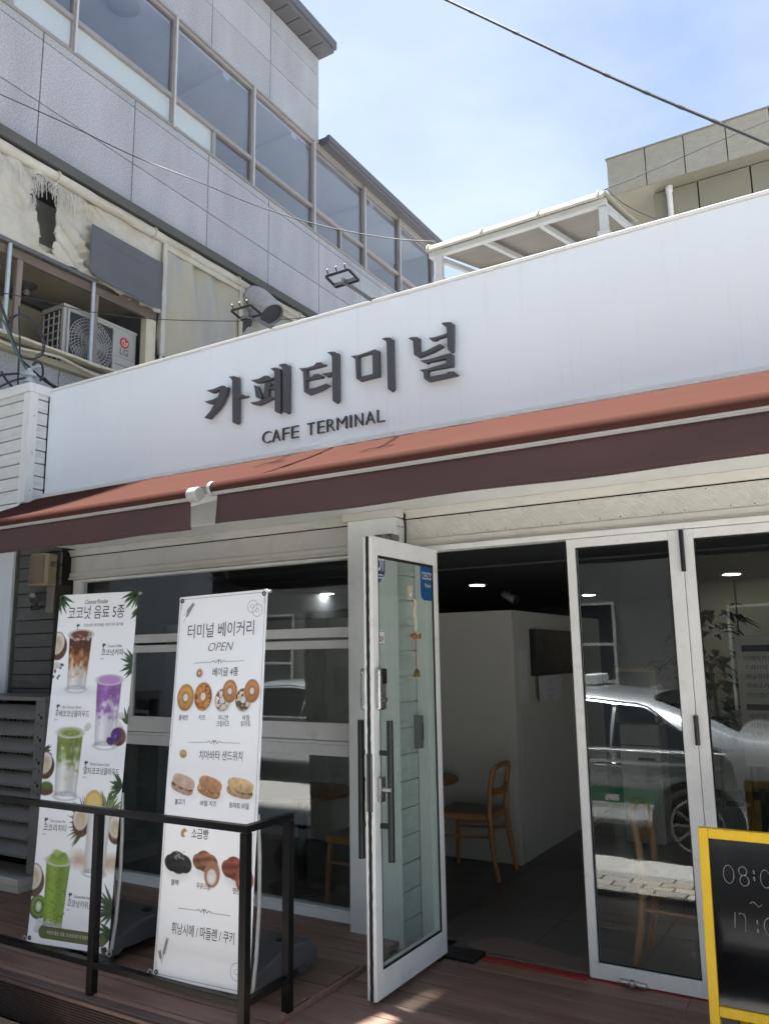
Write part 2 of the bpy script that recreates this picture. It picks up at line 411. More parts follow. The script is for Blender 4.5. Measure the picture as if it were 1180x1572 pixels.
M['red_strip']=mat('red_threshold',(0.30,0.026,0.016),0.5,var=0.2,scale=20,dirt=0.5,dirt_col=(0.05,0.04,0.035),dscale=14)
M['lamp_on']=emit('downlight_glow',(1.0,0.98,0.94),14.0)
M['paper']=mat('paper',(0.62,0.62,0.64),0.8,var=0.02)
M['screen']=mat('dark_screen',(0.008,0.011,0.022),0.25)
M['screen_grey']=mat('kiosk_screen',(0.10,0.115,0.13),0.12)
M['kiosk']=mat('kiosk_white',(0.52,0.50,0.47),0.4)
M['kiosk_gold']=mat('kiosk_gold',(0.40,0.31,0.19),0.4)
M['leaf']=mat('leaf_green',(0.02,0.04,0.018),0.45,var=0.25,scale=8)
M['bamboo']=mat('stem',(0.10,0.09,0.04),0.7)
M['sticker_blue']=mat('sticker_blue',(0.018,0.10,0.26),0.4,var=0.03)
M['sticker_navy']=mat('sticker_navy',(0.015,0.045,0.13),0.4,var=0.03)
M['sticker_white']=mat('sticker_white',(0.72,0.73,0.73),0.4,var=0.02)
M['rope']=mat('rope',(0.55,0.47,0.36),0.85,var=0.15,scale=60)
M['fish_wood']=mat('fish_wood',(0.34,0.15,0.05),0.5,var=0.15,scale=30)
M['brass']=mat('brass',(0.42,0.28,0.10),0.3,metal=0.9)
M['asphalt']=mat('street_paving',(0.42,0.415,0.40),0.85,var=0.2,scale=9,bump=0.6,bscale=220)
M['paver']=mat('paver_stone',(0.29,0.275,0.25),0.85,var=0.15,scale=20,rand=0.16,bump=0.5,bscale=120)
M['paver_tan']=mat('paver_tan',(0.27,0.185,0.125),0.85,var=0.2,scale=24,rand=0.14,bump=0.6,bscale=90,dirt=0.5,dirt_col=(0.12,0.09,0.06),dscale=12)
M['kerb']=mat('kerb_stone',(0.30,0.295,0.28),0.85,var=0.12,scale=18,bump=0.4,bscale=150,rand=0.08)
M['car_silver']=mat('car_silver',(0.50,0.53,0.56),0.22,metal=0.55,var=0.03,coat=0.6,rvar=0.03)
M['car_glass']=mat('car_glass',(0.006,0.007,0.008),0.04,spec=0.7,rvar=0.0)
M['chrome']=mat('chrome',(0.65,0.65,0.66),0.12,metal=1.0,rvar=0.02)
M['tyre']=mat('tyre',(0.014,0.014,0.015),0.85)
M['car_green']=mat('car_green',(0.02,0.16,0.09),0.35)
M['tail_red']=mat('tail_red',(0.20,0.012,0.012),0.15)
M['opp_wall']=mat('opposite_wall',(0.13,0.13,0.125),0.85,var=0.15,scale=3,bump=0.3,bscale=20)
M['opp_wall2']=mat('opposite_wall_brick',(0.10,0.085,0.07),0.85,var=0.2,scale=4,bump=0.3,bscale=20)
M['opp_white']=mat('opposite_white',(0.42,0.43,0.43),0.6)
M['opp_pane']=mat('opposite_pane',(0.02,0.024,0.028),0.08)
M['sign_red']=mat('shop_red',(0.35,0.03,0.025),0.5)
M['sign_yellow']=mat('shop_yellow',(0.55,0.45,0.15),0.5)
M['room_ceiling']=mat('upper_room_ceiling',(0.74,0.725,0.745),0.7,var=0.04)
M['room_wall']=mat('upper_room_wall',(0.5,0.5,0.52),0.8)
M['pane']=glass('clear_glass',(0.90,0.94,0.925),1.75)
M['door_pane']=glass('door_glass',(0.88,0.945,0.92),1.5,film=0.05,film_col=(0.55,0.62,0.6))
M['upper_pane']=glass('upper_window_glass',(0.82,0.84,0.87),2.0)
M['frost_pane']=glass('frosted_glass',(0.6,0.66,0.68),1.5,rough=0.12,film=0.75,film_col=(0.52,0.58,0.60))

def granite():
    m,nt,out=newmat('granite_cladding'); N=nt.nodes.new; L=nt.links.new
    b=N('ShaderNodeBsdfPrincipled'); b.inputs['Roughness'].default_value=0.7; L(b.outputs[0],out.inputs['Surface'])
    tc=N('ShaderNodeTexCoord'); oi=N('ShaderNodeObjectInfo')
    a=N('ShaderNodeTexNoise'); a.inputs['Scale'].default_value=62; a.inputs['Detail'].default_value=4; a.inputs['Roughness'].default_value=0.8
    c=N('ShaderNodeTexNoise'); c.inputs['Scale'].default_value=1.1; c.inputs['Detail'].default_value=5
    L(tc.outputs['Object'],a.inputs['Vector'])
    mp=N('ShaderNodeMapping'); mp.inputs['Scale'].default_value=(1,2.2,0.5); L(tc.outputs['Object'],mp.inputs['Vector']); L(mp.outputs['Vector'],c.inputs['Vector'])
    r=N('ShaderNodeValToRGB'); r.color_ramp.elements[0].position=0.34; r.color_ramp.elements[0].color=(0.20,0.205,0.22,1)
    r.color_ramp.elements[1].position=0.66; r.color_ramp.elements[1].color=(0.44,0.45,0.475,1)
    L(a.outputs['Fac'],r.inputs['Fac'])
    d=N('ShaderNodeMapRange'); d.inputs['From Min'].default_value=0.3; d.inputs['From Max'].default_value=0.75; d.inputs['To Min'].default_value=1.1; d.inputs['To Max'].default_value=0.86
    L(c.outputs['Fac'],d.inputs['Value'])
    e=N('ShaderNodeMapRange'); e.inputs['To Min'].default_value=0.95; e.inputs['To Max'].default_value=1.05; L(oi.outputs['Random'],e.inputs['Value'])
    k=N('ShaderNodeMath'); k.operation='MULTIPLY'; L(d.outputs[0],k.inputs[0]); L(e.outputs[0],k.inputs[1])
    v=N('ShaderNodeVectorMath'); v.operation='SCALE'; L(r.outputs['Color'],v.inputs[0]); L(k.outputs[0],v.inputs['Scale']); L(v.outputs[0],b.inputs['Base Color'])
    bn=N('ShaderNodeBump'); bn.inputs['Strength'].default_value=0.12; bn.inputs['Distance'].default_value=0.002; L(a.outputs['Fac'],bn.inputs['Height']); L(bn.outputs[0],b.inputs['Normal'])
    return m
M['granite']=granite()


# ================================================================== SETTING: ground
GZ = -0.17
street = MB().quad((-60,-60,GZ-0.03),(60,-60,GZ-0.03),(60,60,GZ-0.03),(-60,60,GZ-0.03)).build('street', M['asphalt'], recalc=False); street['kind']='structure'
pave = MB().box(-9,4,-2.62,-1.455,GZ-0.028,GZ-0.012).build('pavement', M['joist']); pave['kind']='structure'
# pavement blocks: tan patterned row beside the step, grey blocks beyond, kerb at the road
def block_mesh(sx,sy,sz,m,name,holes=False):
    b=MB().box(-sx/2,sx/2,-sy/2,sy/2,0,sz)
    me=b.build(name,m,bevel=0.004,seg=1); d=me.data; bpy.data.objects.remove(me); return d
bt=block_mesh(0.296,0.196,0.03,M['paver_tan'],'paver'); bg_=block_mesh(0.219,0.109,0.03,M['paver'],'paver'); bk=block_mesh(0.99,0.14,0.05,M['kerb'],'kerb_block')
for i in range(12):
    for j in range(2):
        o=link_mesh('paver',bt,pave); o.location=(-5.4+0.3*i+(0.15 if j else 0), -1.56-0.2*j, GZ-0.012+random.uniform(-.002,.002))
for i in range(24):
    for j in range(5):
        o=link_mesh('paver',bg_,pave); o.location=(-5.6+0.23*i+(0.115 if j%2 else 0), -1.925-0.12*j, GZ-0.012+random.uniform(-.003,.003))
for i in range(8):
    o=link_mesh('kerb_block',bk,pave); o.location=(-7+1.0*i,-2.53,GZ-0.028)

# ------------------------------------------------------------------ deck
deck = MB().box(-9,3.2,-1.40,0.02,GZ,-0.05).build('deck', M['joist']); deck['kind']='structure'
LZ=0.03                      # the left half stands a board's thickness higher
STEPX=-2.43
def plank(x0,x1,y0,y1,z0,z1,m='deck'):
    return MB().box(x0,x1,y0,y1,z0,z1).build('plank',M[m],deck,bevel=0.002,seg=1)
yy=0.10; k=0
while yy>-1.36:
    w=0.138; y0=max(yy-w,-1.385)
    cuts=[-9,-6.1+0.5*(k%3),STEPX+random.uniform(-.008,.008)]
    for a,b in zip(cuts[:-1],cuts[1:]): plank(a+.002,b-.002,y0,yy,LZ-.028+random.uniform(-.002,.002),LZ+random.uniform(-.002,.0015))
    yy-=w+0.0075; k+=1
yy=0.0; k=0
while yy>-1.36:
    w=0.138; y0=max(yy-w,-1.385)
    cuts=[STEPX+.012,-0.9+0.7*(k%2),3.2]
    for a,b in zip(cuts[:-1],cuts[1:]): plank(a+.002,b-.002,y0,yy,-.03+random.uniform(-.002,.002),random.uniform(-.002,.0015))
    yy-=w+0.0075; k+=1
# edge boards of the raised half, nosing and the meshed riser of the step
MB().box(STEPX+.0005,STEPX+.011,-1.385,-0.20,-.028,LZ-.004).build('edge_board',M['deck'],deck,bevel=0.002,seg=1)
MB().box(-9,3.2,-1.435,-1.388,LZ-.035,LZ-.004).build('nosing_board',M['nosing'],deck,bevel=0.006)
MB().box(-9,3.2,-1.450,-1.437,LZ-.028,LZ-.012).build('nosing_lip',M['nosing'],deck,bevel=0.003)
rs=MB().box(-9,3.2,-1.425,-1.405,GZ,LZ-.036)
ris=rs.build('riser_board',M['riser'],deck)
wv=MB()
for i in range(520):
    x=-6.0+i*0.0085
    wv.box(x,x+.004,-1.431,-1.425,GZ+.004,LZ-.037)
for j in range(14):
    z=GZ+.008+j*.0118
    wv.box(-6.0,-1.6,-1.434,-1.4255,z,z+.005)
o=wv.build('riser_weave',M['riser'],deck,recalc=False); o['kind']='stuff'

random.seed(21)
gr=MB()
for k in range(260):
    x=random.uniform(-4.6,-.3); y=random.uniform(-1.36,.0); z=(LZ if x<STEPX else 0)+.0012; r_=random.uniform(.0015,.005); a=random.uniform(0,6.28)
    gr.add([(x+r_*math.cos(a+q),y+r_*.7*math.sin(a+q),z+random.uniform(0,.002)) for q in (0,1.5,3.1,4.6)]+[(x,y,z+.002)],[(0,1,4),(1,2,4),(2,3,4),(3,0,4)])
gr.build('grit',mat('grit_pale',(0.34,0.31,0.26),0.9,var=.4),deck,recalc=False)['kind']='stuff'
sw=MB()
for j in range(10):
    for i in range(9):
        x=-5.2+.6*i; y=-.05-.144*j
        for dy in (-.035,.035):
            yy_=y+dy+(.10 if x<STEPX else 0); z=(LZ if x<STEPX else 0)+.0008
            sw.lathe((x+random.uniform(-.004,.004),yy_,z),[(.0042,0),(.0036,.0008),(0,.0006)],8)
sw.build('screw_head',M['ledge'],deck,recalc=False)['kind']='stuff'

# ================================================================== GREY STONE BUILDING (left, behind)
GX=-6.6
gb=thing('grey_building','grey stone clad building with a long band of aluminium windows behind the cafe','building',(GX,4.0,GZ))
bk=MB()
bk.box(-12,GX-.035,-3.2,8.95,6.50,7.93); bk.box(-12,GX-.035,-3.2,4.985,9.46,11.0)
MB().box(-12,GX-.62,-3.2,8.95,5.75,6.5).build('upstand_wall',M['room_wall'],gb)
bk.box(-12,-7.75,-3.2,8.95,GZ,5.75); bk.box(-7.75,GX-.05,-3.2,8.95,GZ,4.50)
bk.box(-12,-11.8,-3.2,8.9,7.93,9.46); bk.box(-11.8,GX-.06,8.85,8.95,7.93,9.42); bk.box(-11.8,GX-.06,-3.2,-3.1,7.93,9.46)
bk.build('wall_core',M['stone_dark'],gb)
vy=[-3.21,-2.21,-1.01,0.19,1.39,2.59,3.79,4.985,6.13,7.33,8.53,8.95]
def panels(z0,z1,ys,x=GX):
    for a,b in zip(ys[:-1],ys[1:]):
        MB().box(x-.03,x+random.uniform(-.001,.001),a+.006,b-.006,z0+.006,z1-.006).build('stone_panel',M['granite'],gb,bevel=.002,seg=1)
panels(6.52,7.12,vy); panels(7.12,7.82,vy); panels(7.82,7.925,vy)
up=[y for y in vy if y<5]
panels(9.47,10.08,up); panels(10.08,10.66,up); panels(10.66,10.98,up)
for a,b in zip([-3.2,0.6,2.9],[0.6,2.9,8.9]): MB().box(GX-.049,GX,a+.004,b-.004,1.0,4.49).build('stone_panel',M['granite'],gb,bevel=.002,seg=1)
# short return of the cladding at the end of the upper storey
MB().box(-9,GX-.032,4.9865,5.01,9.62,10.97).build('end_wall',M['granite'],gb)
ev=MB().box(-12,-6.33,-3.2,5.02,10.985,11.06).box(-6.36,-6.30,-3.2,5.06,11.06,11.2).box(-12,-6.36,-3.2,5.04,11.065,11.18)
ev.build('eave',M['eave'],gb,bevel=.006)
sl=MB()
for i in range(28): sl.box(-6.58,-6.34,-3.1+i*.29,-3.1+i*.29+.27,10.972,10.984)
sl.build('eave_soffit',M['eave'],gb)
MB().box(-12,-6.44,5.012,8.98,9.445,9.50).box(-6.48,-6.42,5.012,9.0,9.50,9.60).box(-12,-6.48,5.012,8.98,9.502,9.58).build('low_roof',M['eave'],gb,bevel=.004)
# window band
ZB,ZT,ZR=7.93,9.44,8.335
my=[-2.4,-0.95,0.55,1.97,3.44,4.86,6.30,7.48,8.80]
subs={1:-0.18,3:2.69,5:5.61}
frost={0:(1,1),1:(1,1),2:(1,1),3:(1,0),4:(0,0),5:(0,0),6:(0,0),7:(0,0)}
mbk=MB()
for i in range(8):
    a,b=my[i],my[i+1]; f=MB()
    t=.032
    f.box(GX-.07,GX-.004,a,a+t,ZB,ZT); f.box(GX-.07,GX-.004,b-t,b,ZB,ZT)
    f.box(GX-.07,GX-.006,a+t,b-t,ZB,ZB+.045); f.box(GX-.07,GX-.006,a+t,b-t,ZT-.05,ZT)
    f.box(GX-.075,GX+.004,a+t,b-t,ZR-.03,ZR+.03)
    if i in subs: f.box(GX-.07,GX-.008,subs[i]-.03,subs[i]+.03,ZB+.045,ZR-.03)
    w=f.build('window',M['alu'],gb,bevel=.004)
    MB().box(GX-.002,GX+.028,b-.012,b+.012,ZB+.0,ZT).build('mullion_cap',M['alu_pale'],w,bevel=.003)
    MB().box(GX-.046,GX-.040,a+t,b-t,ZR+.03,ZT-.05).build('pane',M['upper_pane'],w)
    seg=[(a+t,b-t,frost[i][0])] if i not in subs else [(a+t,subs[i]-.03,frost[i][0]),(subs[i]+.03,b-t,frost[i][1])]
    for p,q,fr in seg:
        MB().box(GX-.046,GX-.040,p,q,ZB+.045,ZR-.03).build('pane',M['frost_pane'] if fr else M['upper_pane'],w)
MB().box(GX-.07,GX+.012,-2.4,8.80,9.442,9.468).build('window_head',M['alu'],gb,bevel=.003)
MB().box(GX-.034,GX+.02,-2.4,8.80,7.914,7.932).build('window_sill',M['alu'],gb,bevel=.003)
# the room behind the band
rm=MB().box(-11.7,GX-.08,-3.0,8.8,9.36,9.44)
rm.build('room_ceiling',M['room_ceiling'],gb)
MB().box(-9.6,-9.5,-3,8.8,7.95,9.36).build('room_wall',M['room_wall'],gb)
for y in (2.9,4.4,6.6): MB().box(-9.5,GX-.078,y,y+.12,9.29,9.358).build('ceiling_beam',M['room_ceiling'],gb,bevel=.01)
c=at(190,6,2,9.33); MB().lathe((c.x,c.y,9.355),[(0.0,-.075),(.13,-.07),(.19,-.045),(.2,0)],24).build('ceiling_lamp',M['opp_white'],gb,smooth=True)

# ------------------------------------------------------------------ lean-to enclosure hung with torn sheeting
TX=-6.5
te=thing('tarp_enclosure','enclosed balcony hung with torn cream tarpaulin and a grey patch under the stone wall','tarpaulin enclosure',(TX,1.5,4.5))
MB().box(-6.64,-6.42,-3.1,5.6,6.45,6.515).box(-6.46,-6.41,-3.1,5.6,6.40,6.449).build('ledge',M['ledge'],te,bevel=.006)
def roll(u,v):
    y=-3.1+8.6*u; q=2*math.pi*v; r=.052+.010*mnoise.noise(Vector((y*3,math.cos(q)*1.5,math.sin(q)*1.5)))
    return (-6.475+r*math.cos(q), y, 6.335+r*math.sin(q))
MB().grid(roll,140,12).build('tarp_roll',M['tarp'],te,smooth=True)
tb=MB()
for y in (-1.6,0.35,1.62,3.02,4.3): tb.tube([(-6.475+.062*math.cos(q),y,6.335+.062*math.sin(q)) for q in [k*math.pi/8 for k in range(16)]],.009,6,closed=True)
tb.build('tie_band',M['flash_cream'],te,smooth=True)
hole=[at(x,y,0,TX) for x,y in [(54,272),(64,268),(80,280),(92,288),(89,305),(86,330),(85,360),(79,393),(66,384),(58,378),(61,362),(57,330),(50,310),(50,290)]]
hole=[(p.y,p.z) for p in hole]
def inside(poly,y,z):
    c=False; n=len(poly)
    for i in range(n):
        (a,b),(d,e)=poly[i],poly[(i+1)%n]
        if (b>z)!=(e>z) and y<(d-a)*(z-b)/(e-b)+a: c=not c
    return c
Y0,Y1,ZA,ZC=-2.6,1.83,5.47,6.33
def tarp_y(u): return Y0+(Y1-Y0)*u
def tarp_low(y): return 5.45+0.02*math.sin(3*y)
def tarp(u,v):
    y=tarp_y(u); zl=tarp_low(y); z=zl+(ZC-zl)*v
    n=mnoise.noise(Vector((y*2.6,z*2.2,1)))*.035+mnoise.noise(Vector((y*7+z*3,z*5-y*2,5)))*.010+abs(mnoise.noise(Vector((y*9-z*9,z*9+y*7,7))))*-.015+abs(mnoise.noise(Vector((y*17+z*20,z*12-y*9,3))))*-.009
    n+=.03*math.sin(34*(y*0.8+z*0.9))*max(0,mnoise.noise(Vector((y*1.5,z*1.5,8))))*2
    if 0.62<y<0.98: n+=.02*math.sin(z*60+3*math.sin(y*14))*(1-abs(y-.78)/.2 if abs(y-.78)<.2 else 0)
    return (TX+n+.015*(1-v), y, z)
def jag(u,v):
    y=tarp_y(u)+.022*mnoise.noise(Vector((u*90,v*40,2))); z=tarp_low(y)+(ZC-tarp_low(y))*v+.02*mnoise.noise(Vector((u*80,v*60,9)))
    return inside(hole,y,z)
MB().grid(tarp,230,60,jag).build('tarp',M['tarp'],te,smooth=True,recalc=False)
# frayed threads round the tear
random.seed(3); th=MB()
ring=hole+[hole[0]]
for k in range(150):
    i=random.choice([0,0,1,1,2,2,2,3,3,4,5,12,13]); t=random.random()
    a=ring[i]; b=ring[i+1]; y=a[0]+(b[0]-a[0])*t; z=a[1]+(b[1]-a[1])*t
    L_=random.uniform(.03,.17); dx=random.uniform(-.05,.05); p=[]
    for s in range(6):
        q=s/5; p.append((TX+.02+.02*random.random(), y+dx*q+.012*math.sin(6*q+k), z-L_*q))
    th.tube(p,.0022,3,caps=False)
for k in range(70):    # whitened warp threads along the upper edge
    y=random.uniform(-.30,.78); z=6.245-.06*abs(math.sin(y*5))+random.uniform(-.03,.02)
    th.tube([(TX+.062,y,z),(TX+.068,y+.015,z-.05),(TX+.062,y+.03+random.uniform(-.02,.02),z-random.uniform(.06,.20))],.0028,3,caps=False)
o=th.build('frayed_thread',M['frayed'],te,recalc=False); o['kind']='stuff'
pt=[(137,346),(190,374),(245,405),(246,440),(247,486),(228,474),(204,459),(184,449),(165,434),(150,424),(137,418)]
pp=[at(x,y,0,TX+.05) for x,y in pt]
def pfn(u,v):
    y=pp[0].y+(pp[2].y-pp[0].y)*u
    # top edge and sagging lower edge
    zt=pp[0].z+(pp[2].z-pp[0].z)*u
    zb=pp[10].z-.05*u-.07*math.sin(min(1,u*1.0)*math.pi)*0.6-.03*math.sin(9*u)*.4
    return (TX+.100+.02*mnoise.noise(Vector((y*3,v*2,3)))+.010*math.sin(14*v+3*u)*.3, y, zb+(zt-zb)*v)
MB().grid(pfn,40,24).build('grey_patch',M['patch'],te,smooth=True,recalc=False)
hm=MB(); E_=.03
hm.tube([pfn(i/20,0.0) for i in range(21)],.006,5); hm.tube([pfn(i/20,.80-.04*i/20) for i in range(3,19)],.003,4); hm.tube([pfn(.0,i/10) for i in range(11)],.006,5); hm.tube([pfn(1,i/10) for i in range(11)],.006,5)
hm.build('patch_hem',M['patch'],te,smooth=True)
def vfn(u,v):
    y=1.77+3.4*u; z=4.95+(6.33-4.95)*v
    n=.05*mnoise.noise(Vector((y*1.6,z*2.2,4)))+.02*mnoise.noise(Vector((y*6,z*2.5,6)))+.02*math.sin(18*y+3*z)*max(0,mnoise.noise(Vector((y,z,2))))*2
    return (TX+n,y,z)
MB().grid(vfn,90,36).build('vinyl_window',M['vinyl'],te,smooth=True,recalc=False)
st=MB()
for y in (1.80,3.10,4.4): st.box(TX+.012,TX+.042,y-.03,y+.03,4.95,6.3)
st.box(TX+.012,TX+.04,1.8,5.1,6.22,6.29)
st.build('seam_strip',M['tarp'],te,bevel=.008)
MB().box(TX-.30,TX+.005,3.16,3.52,5.3,5.94).build('vent_opening',M['ac_dark'],te)
MB().tube([(TX+.02,-2.6,5.44),(TX+.02,0.9,5.445)],.024,10).build('tube_rail',M['eave'],te,smooth=True)
MB().box(TX-.06,TX-.012,-2.6,1.74,5.33,5.42).build('wood_beam',M['beam_wood'],te,bevel=.006)
MB().box(TX-.05,TX-.005,1.2,1.74,5.40,5.47).build('wood_beam',M['beam_wood'],te,bevel=.006)
for y,m,w in ((-.085,'galv',0),(.862,'galv',0),(1.80,'galv',0)):
    MB().cyl((TX+.015,y,4.53),(TX+.015,y,5.43),.021,10).build('post',M[m],te,smooth=True)
for y in (.05,.925):
    MB().box(TX-.055,TX-.012,y-.03,y+.03,4.53,5.33).build('wood_post',M['old_wood'],te,bevel=.004)
MB().box(TX-.10,TX-.01,1.60,1.74,4.53,5.33).build('end_panel',M['flash_cream'],te,bevel=.004)
MB().box(-7.72,-7.62,-2.6,5.0,4.50,5.62).build('back_wall',M['plaster'],te)
MB().box(-7.62,TX-.07,-2.6,5.0,5.56,5.62).build('ceiling',M['plaster'],te)
MB().box(-7.62,TX-.02,-2.6,5.0,4.42,4.48).build('floor',M['plaster'],te)
MB().box(-7.58,-7.50,-2.6,5.0,5.45,5.54).build('cornice_pipe',M['eave'],te)
MB().box(-7.6,TX-.1,1.78,1.83,4.48,5.56).build('partition',M['int_dark'],te)
def fl(u,v):
    y=-2.6+4.3*u
    return (TX-.12+.22*v, y, 4.545-.012*math.sin(v*3)+.015*mnoise.noise(Vector((y*4,v*2,6)))*v-.03*v)
MB().grid(fl,90,6).build('flashing',M['flash_cream'],te,smooth=True,recalc=False)
MB().tube([(TX+.06+.01*mnoise.noise(Vector((i*.6,0,3))),-2.6+i*.15,4.535+.012*mnoise.noise(Vector((i*.5,2,0)))) for i in range(29)],.022,8).build('flashing_roll',M['flash_cream'],te,smooth=True)
MB().tube([(TX+.085+.01*mnoise.noise(Vector((i*.7,4,3))),-.5+i*.12,4.47-.05*math.sin(i*.4)**2) for i in range(18)],.013,6).build('loose_strip',M['flash_cream'],te,smooth=True)

# ------------------------------------------------------------------ outdoor air conditioning units inside the enclosure
def outdoor_unit(y0, z0, label):
    x1=-6.66; x0=x1-.34; w=.94; h=.66
    t=thing('outdoor_unit',label,'air conditioner',(x1-.17,y0+w/2,z0),'outdoor units on the balcony')
    MB().box(x0,x1,y0,y0+w,z0,z0+h).build('casing',M['ac_white'],t,bevel=.012)
    MB().box(x0-.005,x1+.006,y0-.006,y0+w+.006,z0+h-.02,z0+h+.012).build('lid',M['ac_white'],t,bevel=.005)
    cy,cz,R=y0+.33,z0+.33,.272
    MB().box(x1+.001,x1+.007,cy-.29,cy+.29,cz-.29,cz+.285).build('fan_recess',M['ac_dark'],t)
    g=MB()
    for r in (.05,.09,.13,.17,.21,.245,.272):
        g.tube([(x1+.022+.02*(1-r/R),cy+r*math.cos(q),cz+r*math.sin(q)) for q in [k*math.pi/18 for k in range(36)]],.0032,4,closed=True)
    for k in range(40):
        q=k*math.pi/20+.1; 
        g.tube([(x1+.04,cy+.05*math.cos(q),cz+.05*math.sin(q)),(x1+.032,cy+.17*math.cos(q+.22),cz+.17*math.sin(q+.22)),(x1+.022,cy+R*math.cos(q+.5),cz+R*math.sin(q+.5))],.0034,4,caps=False)
    g.build('fan_grille',M['ac_wire'],t,smooth=True,recalc=False)
    fr=MB()
    for a,b in ((-.3,-.275),(.275,.3)):
        fr.box(x1+.001,x1+.028,cy+a,cy+b,cz-.3,cz+.295); 
    fr.box(x1+.001,x1+.028,cy-.275,cy+.275,cz+.27,cz+.295); fr.box(x1+.001,x1+.028,cy-.275,cy+.275,cz-.3,cz-.275)
    fr.build('grille_frame',M['ac_white'],t,bevel=.005)
    b=MB()
    for k in range(5):
        q=k*2*math.pi/5
        b.quad((x1+.009,cy+.05*math.cos(q),cz+.05*math.sin(q)),(x1+.009,cy+.24*math.cos(q-.25),cz+.24*math.sin(q-.25)),(x1+.017,cy+.25*math.cos(q+.35),cz+.25*math.sin(q+.35)),(x1+.017,cy+.07*math.cos(q+.6),cz+.07*math.sin(q+.6)))
    b.build('fan_blade',M['grey_metal'],t,recalc=False)
    MB().lathe((x1+.02,cy,cz),[(.055,0),(.05,.02),(.03,.028),(0,.03)],20,(1,0,0)).build('fan_hub',M['ac_white'],t,smooth=True)
    ly,lz=y0+.775,z0+.50
    MB().lathe((x1+.001,ly,lz),[(.062,0),(.060,.004),(0,.005)],28,(1,0,0)).build('emblem',M['logo_red'],t)
    e=MB(); e.tube([(x1+.0075,ly+.036*math.cos(q),lz+.036*math.sin(q)) for q in [math.pi*.5+k*math.pi/14 for k in range(24)]],.0035,4)
    e.tube([(x1+.0075,ly+.036,lz),(x1+.0075,ly+.01,lz)],.0035,4); e.tube([(x1+.0075,ly-.002,lz+.022),(x1+.0075,ly-.002,lz-.018),(x1+.0075,ly+.012,lz-.018)],.0035,4)
    e.lathe((x1+.0065,ly-.02,lz+.014),[(.006,0),(.005,.002),(0,.002)],10,(1,0,0))
    e.build('emblem_face',M['print_white'],t)
    MB().text('LG',.105,(x1+.003,ly,lz-.14),(0,1,0),(0,0,1),bold=.02).build('lettering',M['logo_grey'],t,recalc=False)
    MB().box(x1+.001,x1+.002,ly-.13,ly+.14,lz-.175,lz-.172).box(x1+.001,x1+.002,ly-.12,ly+.06,lz-.268,lz-.258).build('trim_line',M['logo_grey'],t)
    lv=MB()
    for k in range(7): lv.box(x0+.02,x1-.05,y0-.012,y0-.002,z0+.06+k*.08,z0+.075+k*.08)
    for k in range(4): lv.box(x0+.03+k*.08,x0+.04+k*.08,y0-.014,y0-.003,z0+.05,z0+.6)
    MB().box(x0+.01,x1-.04,y0-.002,y0+.004,z0+.04,z0+.62).build('side_intake',M['ac_dark'],t)
    lv.build('side_grille',M['ac_white'],t,recalc=False)
    return t
outdoor_unit(.66,4.50,'white outdoor air conditioning unit with red emblem behind the steel post on the balcony')
outdoor_unit(-1.0,4.60,'second outdoor unit with red emblem cut off by the left edge of photo')
lp=thing('ceiling_lamp','small dark ceiling lamp with a bare bulb above the balcony units','lamp',(-6.75,.30,5.56))
c=at(42,438,2,5.55); 
lp.location=(c.x,c.y,5.555); BASE[lp.name]=Vector((c.x,c.y,5.555))
MB().lathe((c.x,c.y,5.555),[(.10,0),(.10,-.02),(.05,-.045),(.03,-.06)],18).build('shade',M['eave'],lp,smooth=True)
MB().lathe((c.x,c.y,5.50),[(.02,0),(.035,-.03),(.03,-.05),(0,-.062)],14).build('bulb',M['ac_white'],lp,smooth=True)

# ------------------------------------------------------------------ corrugated exhaust duct
du=thing('exhaust_duct','grey corrugated exhaust hose poking out beside the vinyl sheeting','duct',(-6.45,3.3,6.15))
path=[Vector((-6.66,3.36,6.12)),at(384,463,0,-6.53),at(390,459,0,-6.45),at(398,463,0,-6.36),at(407,472,0,-6.26),at(417,484,0,-6.15)]
fine=[]
for i in range(len(path)-1):
    for k in range(14): fine.append(path[i].lerp(path[i+1],k/14))
fine.append(path[-1])
rr=[.165+(.007 if i%4<2 else -.004) for i in range(len(fine))]
MB().tube(fine,rr,24,caps=False).build('hose',M['duct'],du,smooth=True,recalc=False)
MB().tube([fine[-3]-Vector((0,0,0)),fine[-9]],[.153,.153],24).build('inner_dark',M['ac_dark'],du,smooth=True)
MB().tube([fine[-1],fine[-2]],[.173,.173],24,caps=False).build('mouth_ring',M['duct'],du,smooth=True)

# ================================================================== CAFE BUILDING
cb=thing('cafe_building','single storey white cafe with glass folding doors and an open glass door','cafe building',(-2.4,0.1,0.0))
# shell
MB().box(-5.455,1.6,-.265,.30,2.50,3.71).build('fascia_box',M['white_metal'],cb)
MB().box(-5.455,1.6,-.262,.058,2.486,2.498).build('soffit',M['soffit_white'],cb)
MB().box(-6.45,1.9,.302,9.3,2.56,3.55).build('roof',M['int_grey'],cb)
MB().box(-6.45,1.9,.305,9.2,2.45,2.555).build('ceiling',M['int_dark'],cb)
MB().box(-6.3,1.7,.9,1.2,2.36,2.448).build('ceiling_beam',M['int_dark'],cb,bevel=.01)
MB().box(-6.3,1.7,2.9,3.0,2.425,2.448).build('ceiling_beam',M['int_dark'],cb,bevel=.01)
MB().box(-6.45,1.9,9.2,9.3,-.1,2.55).build('rear_wall',M['int_dark'],cb)
MB().box(-6.45,-6.35,.3,9.2,-.1,2.55).build('side_wall',M['int_dark'],cb)
MB().box(1.6,1.9,-.26,9.2,-.1,2.55).build('side_wall',M['pillar_white'],cb)
MB().box(-6.35,-2.474,1.885,2.0,.001,1.95).box(-2.59,-2.474,2.0,4.3,.001,1.95).build('partition',M['int_white'],cb,bevel=.006)
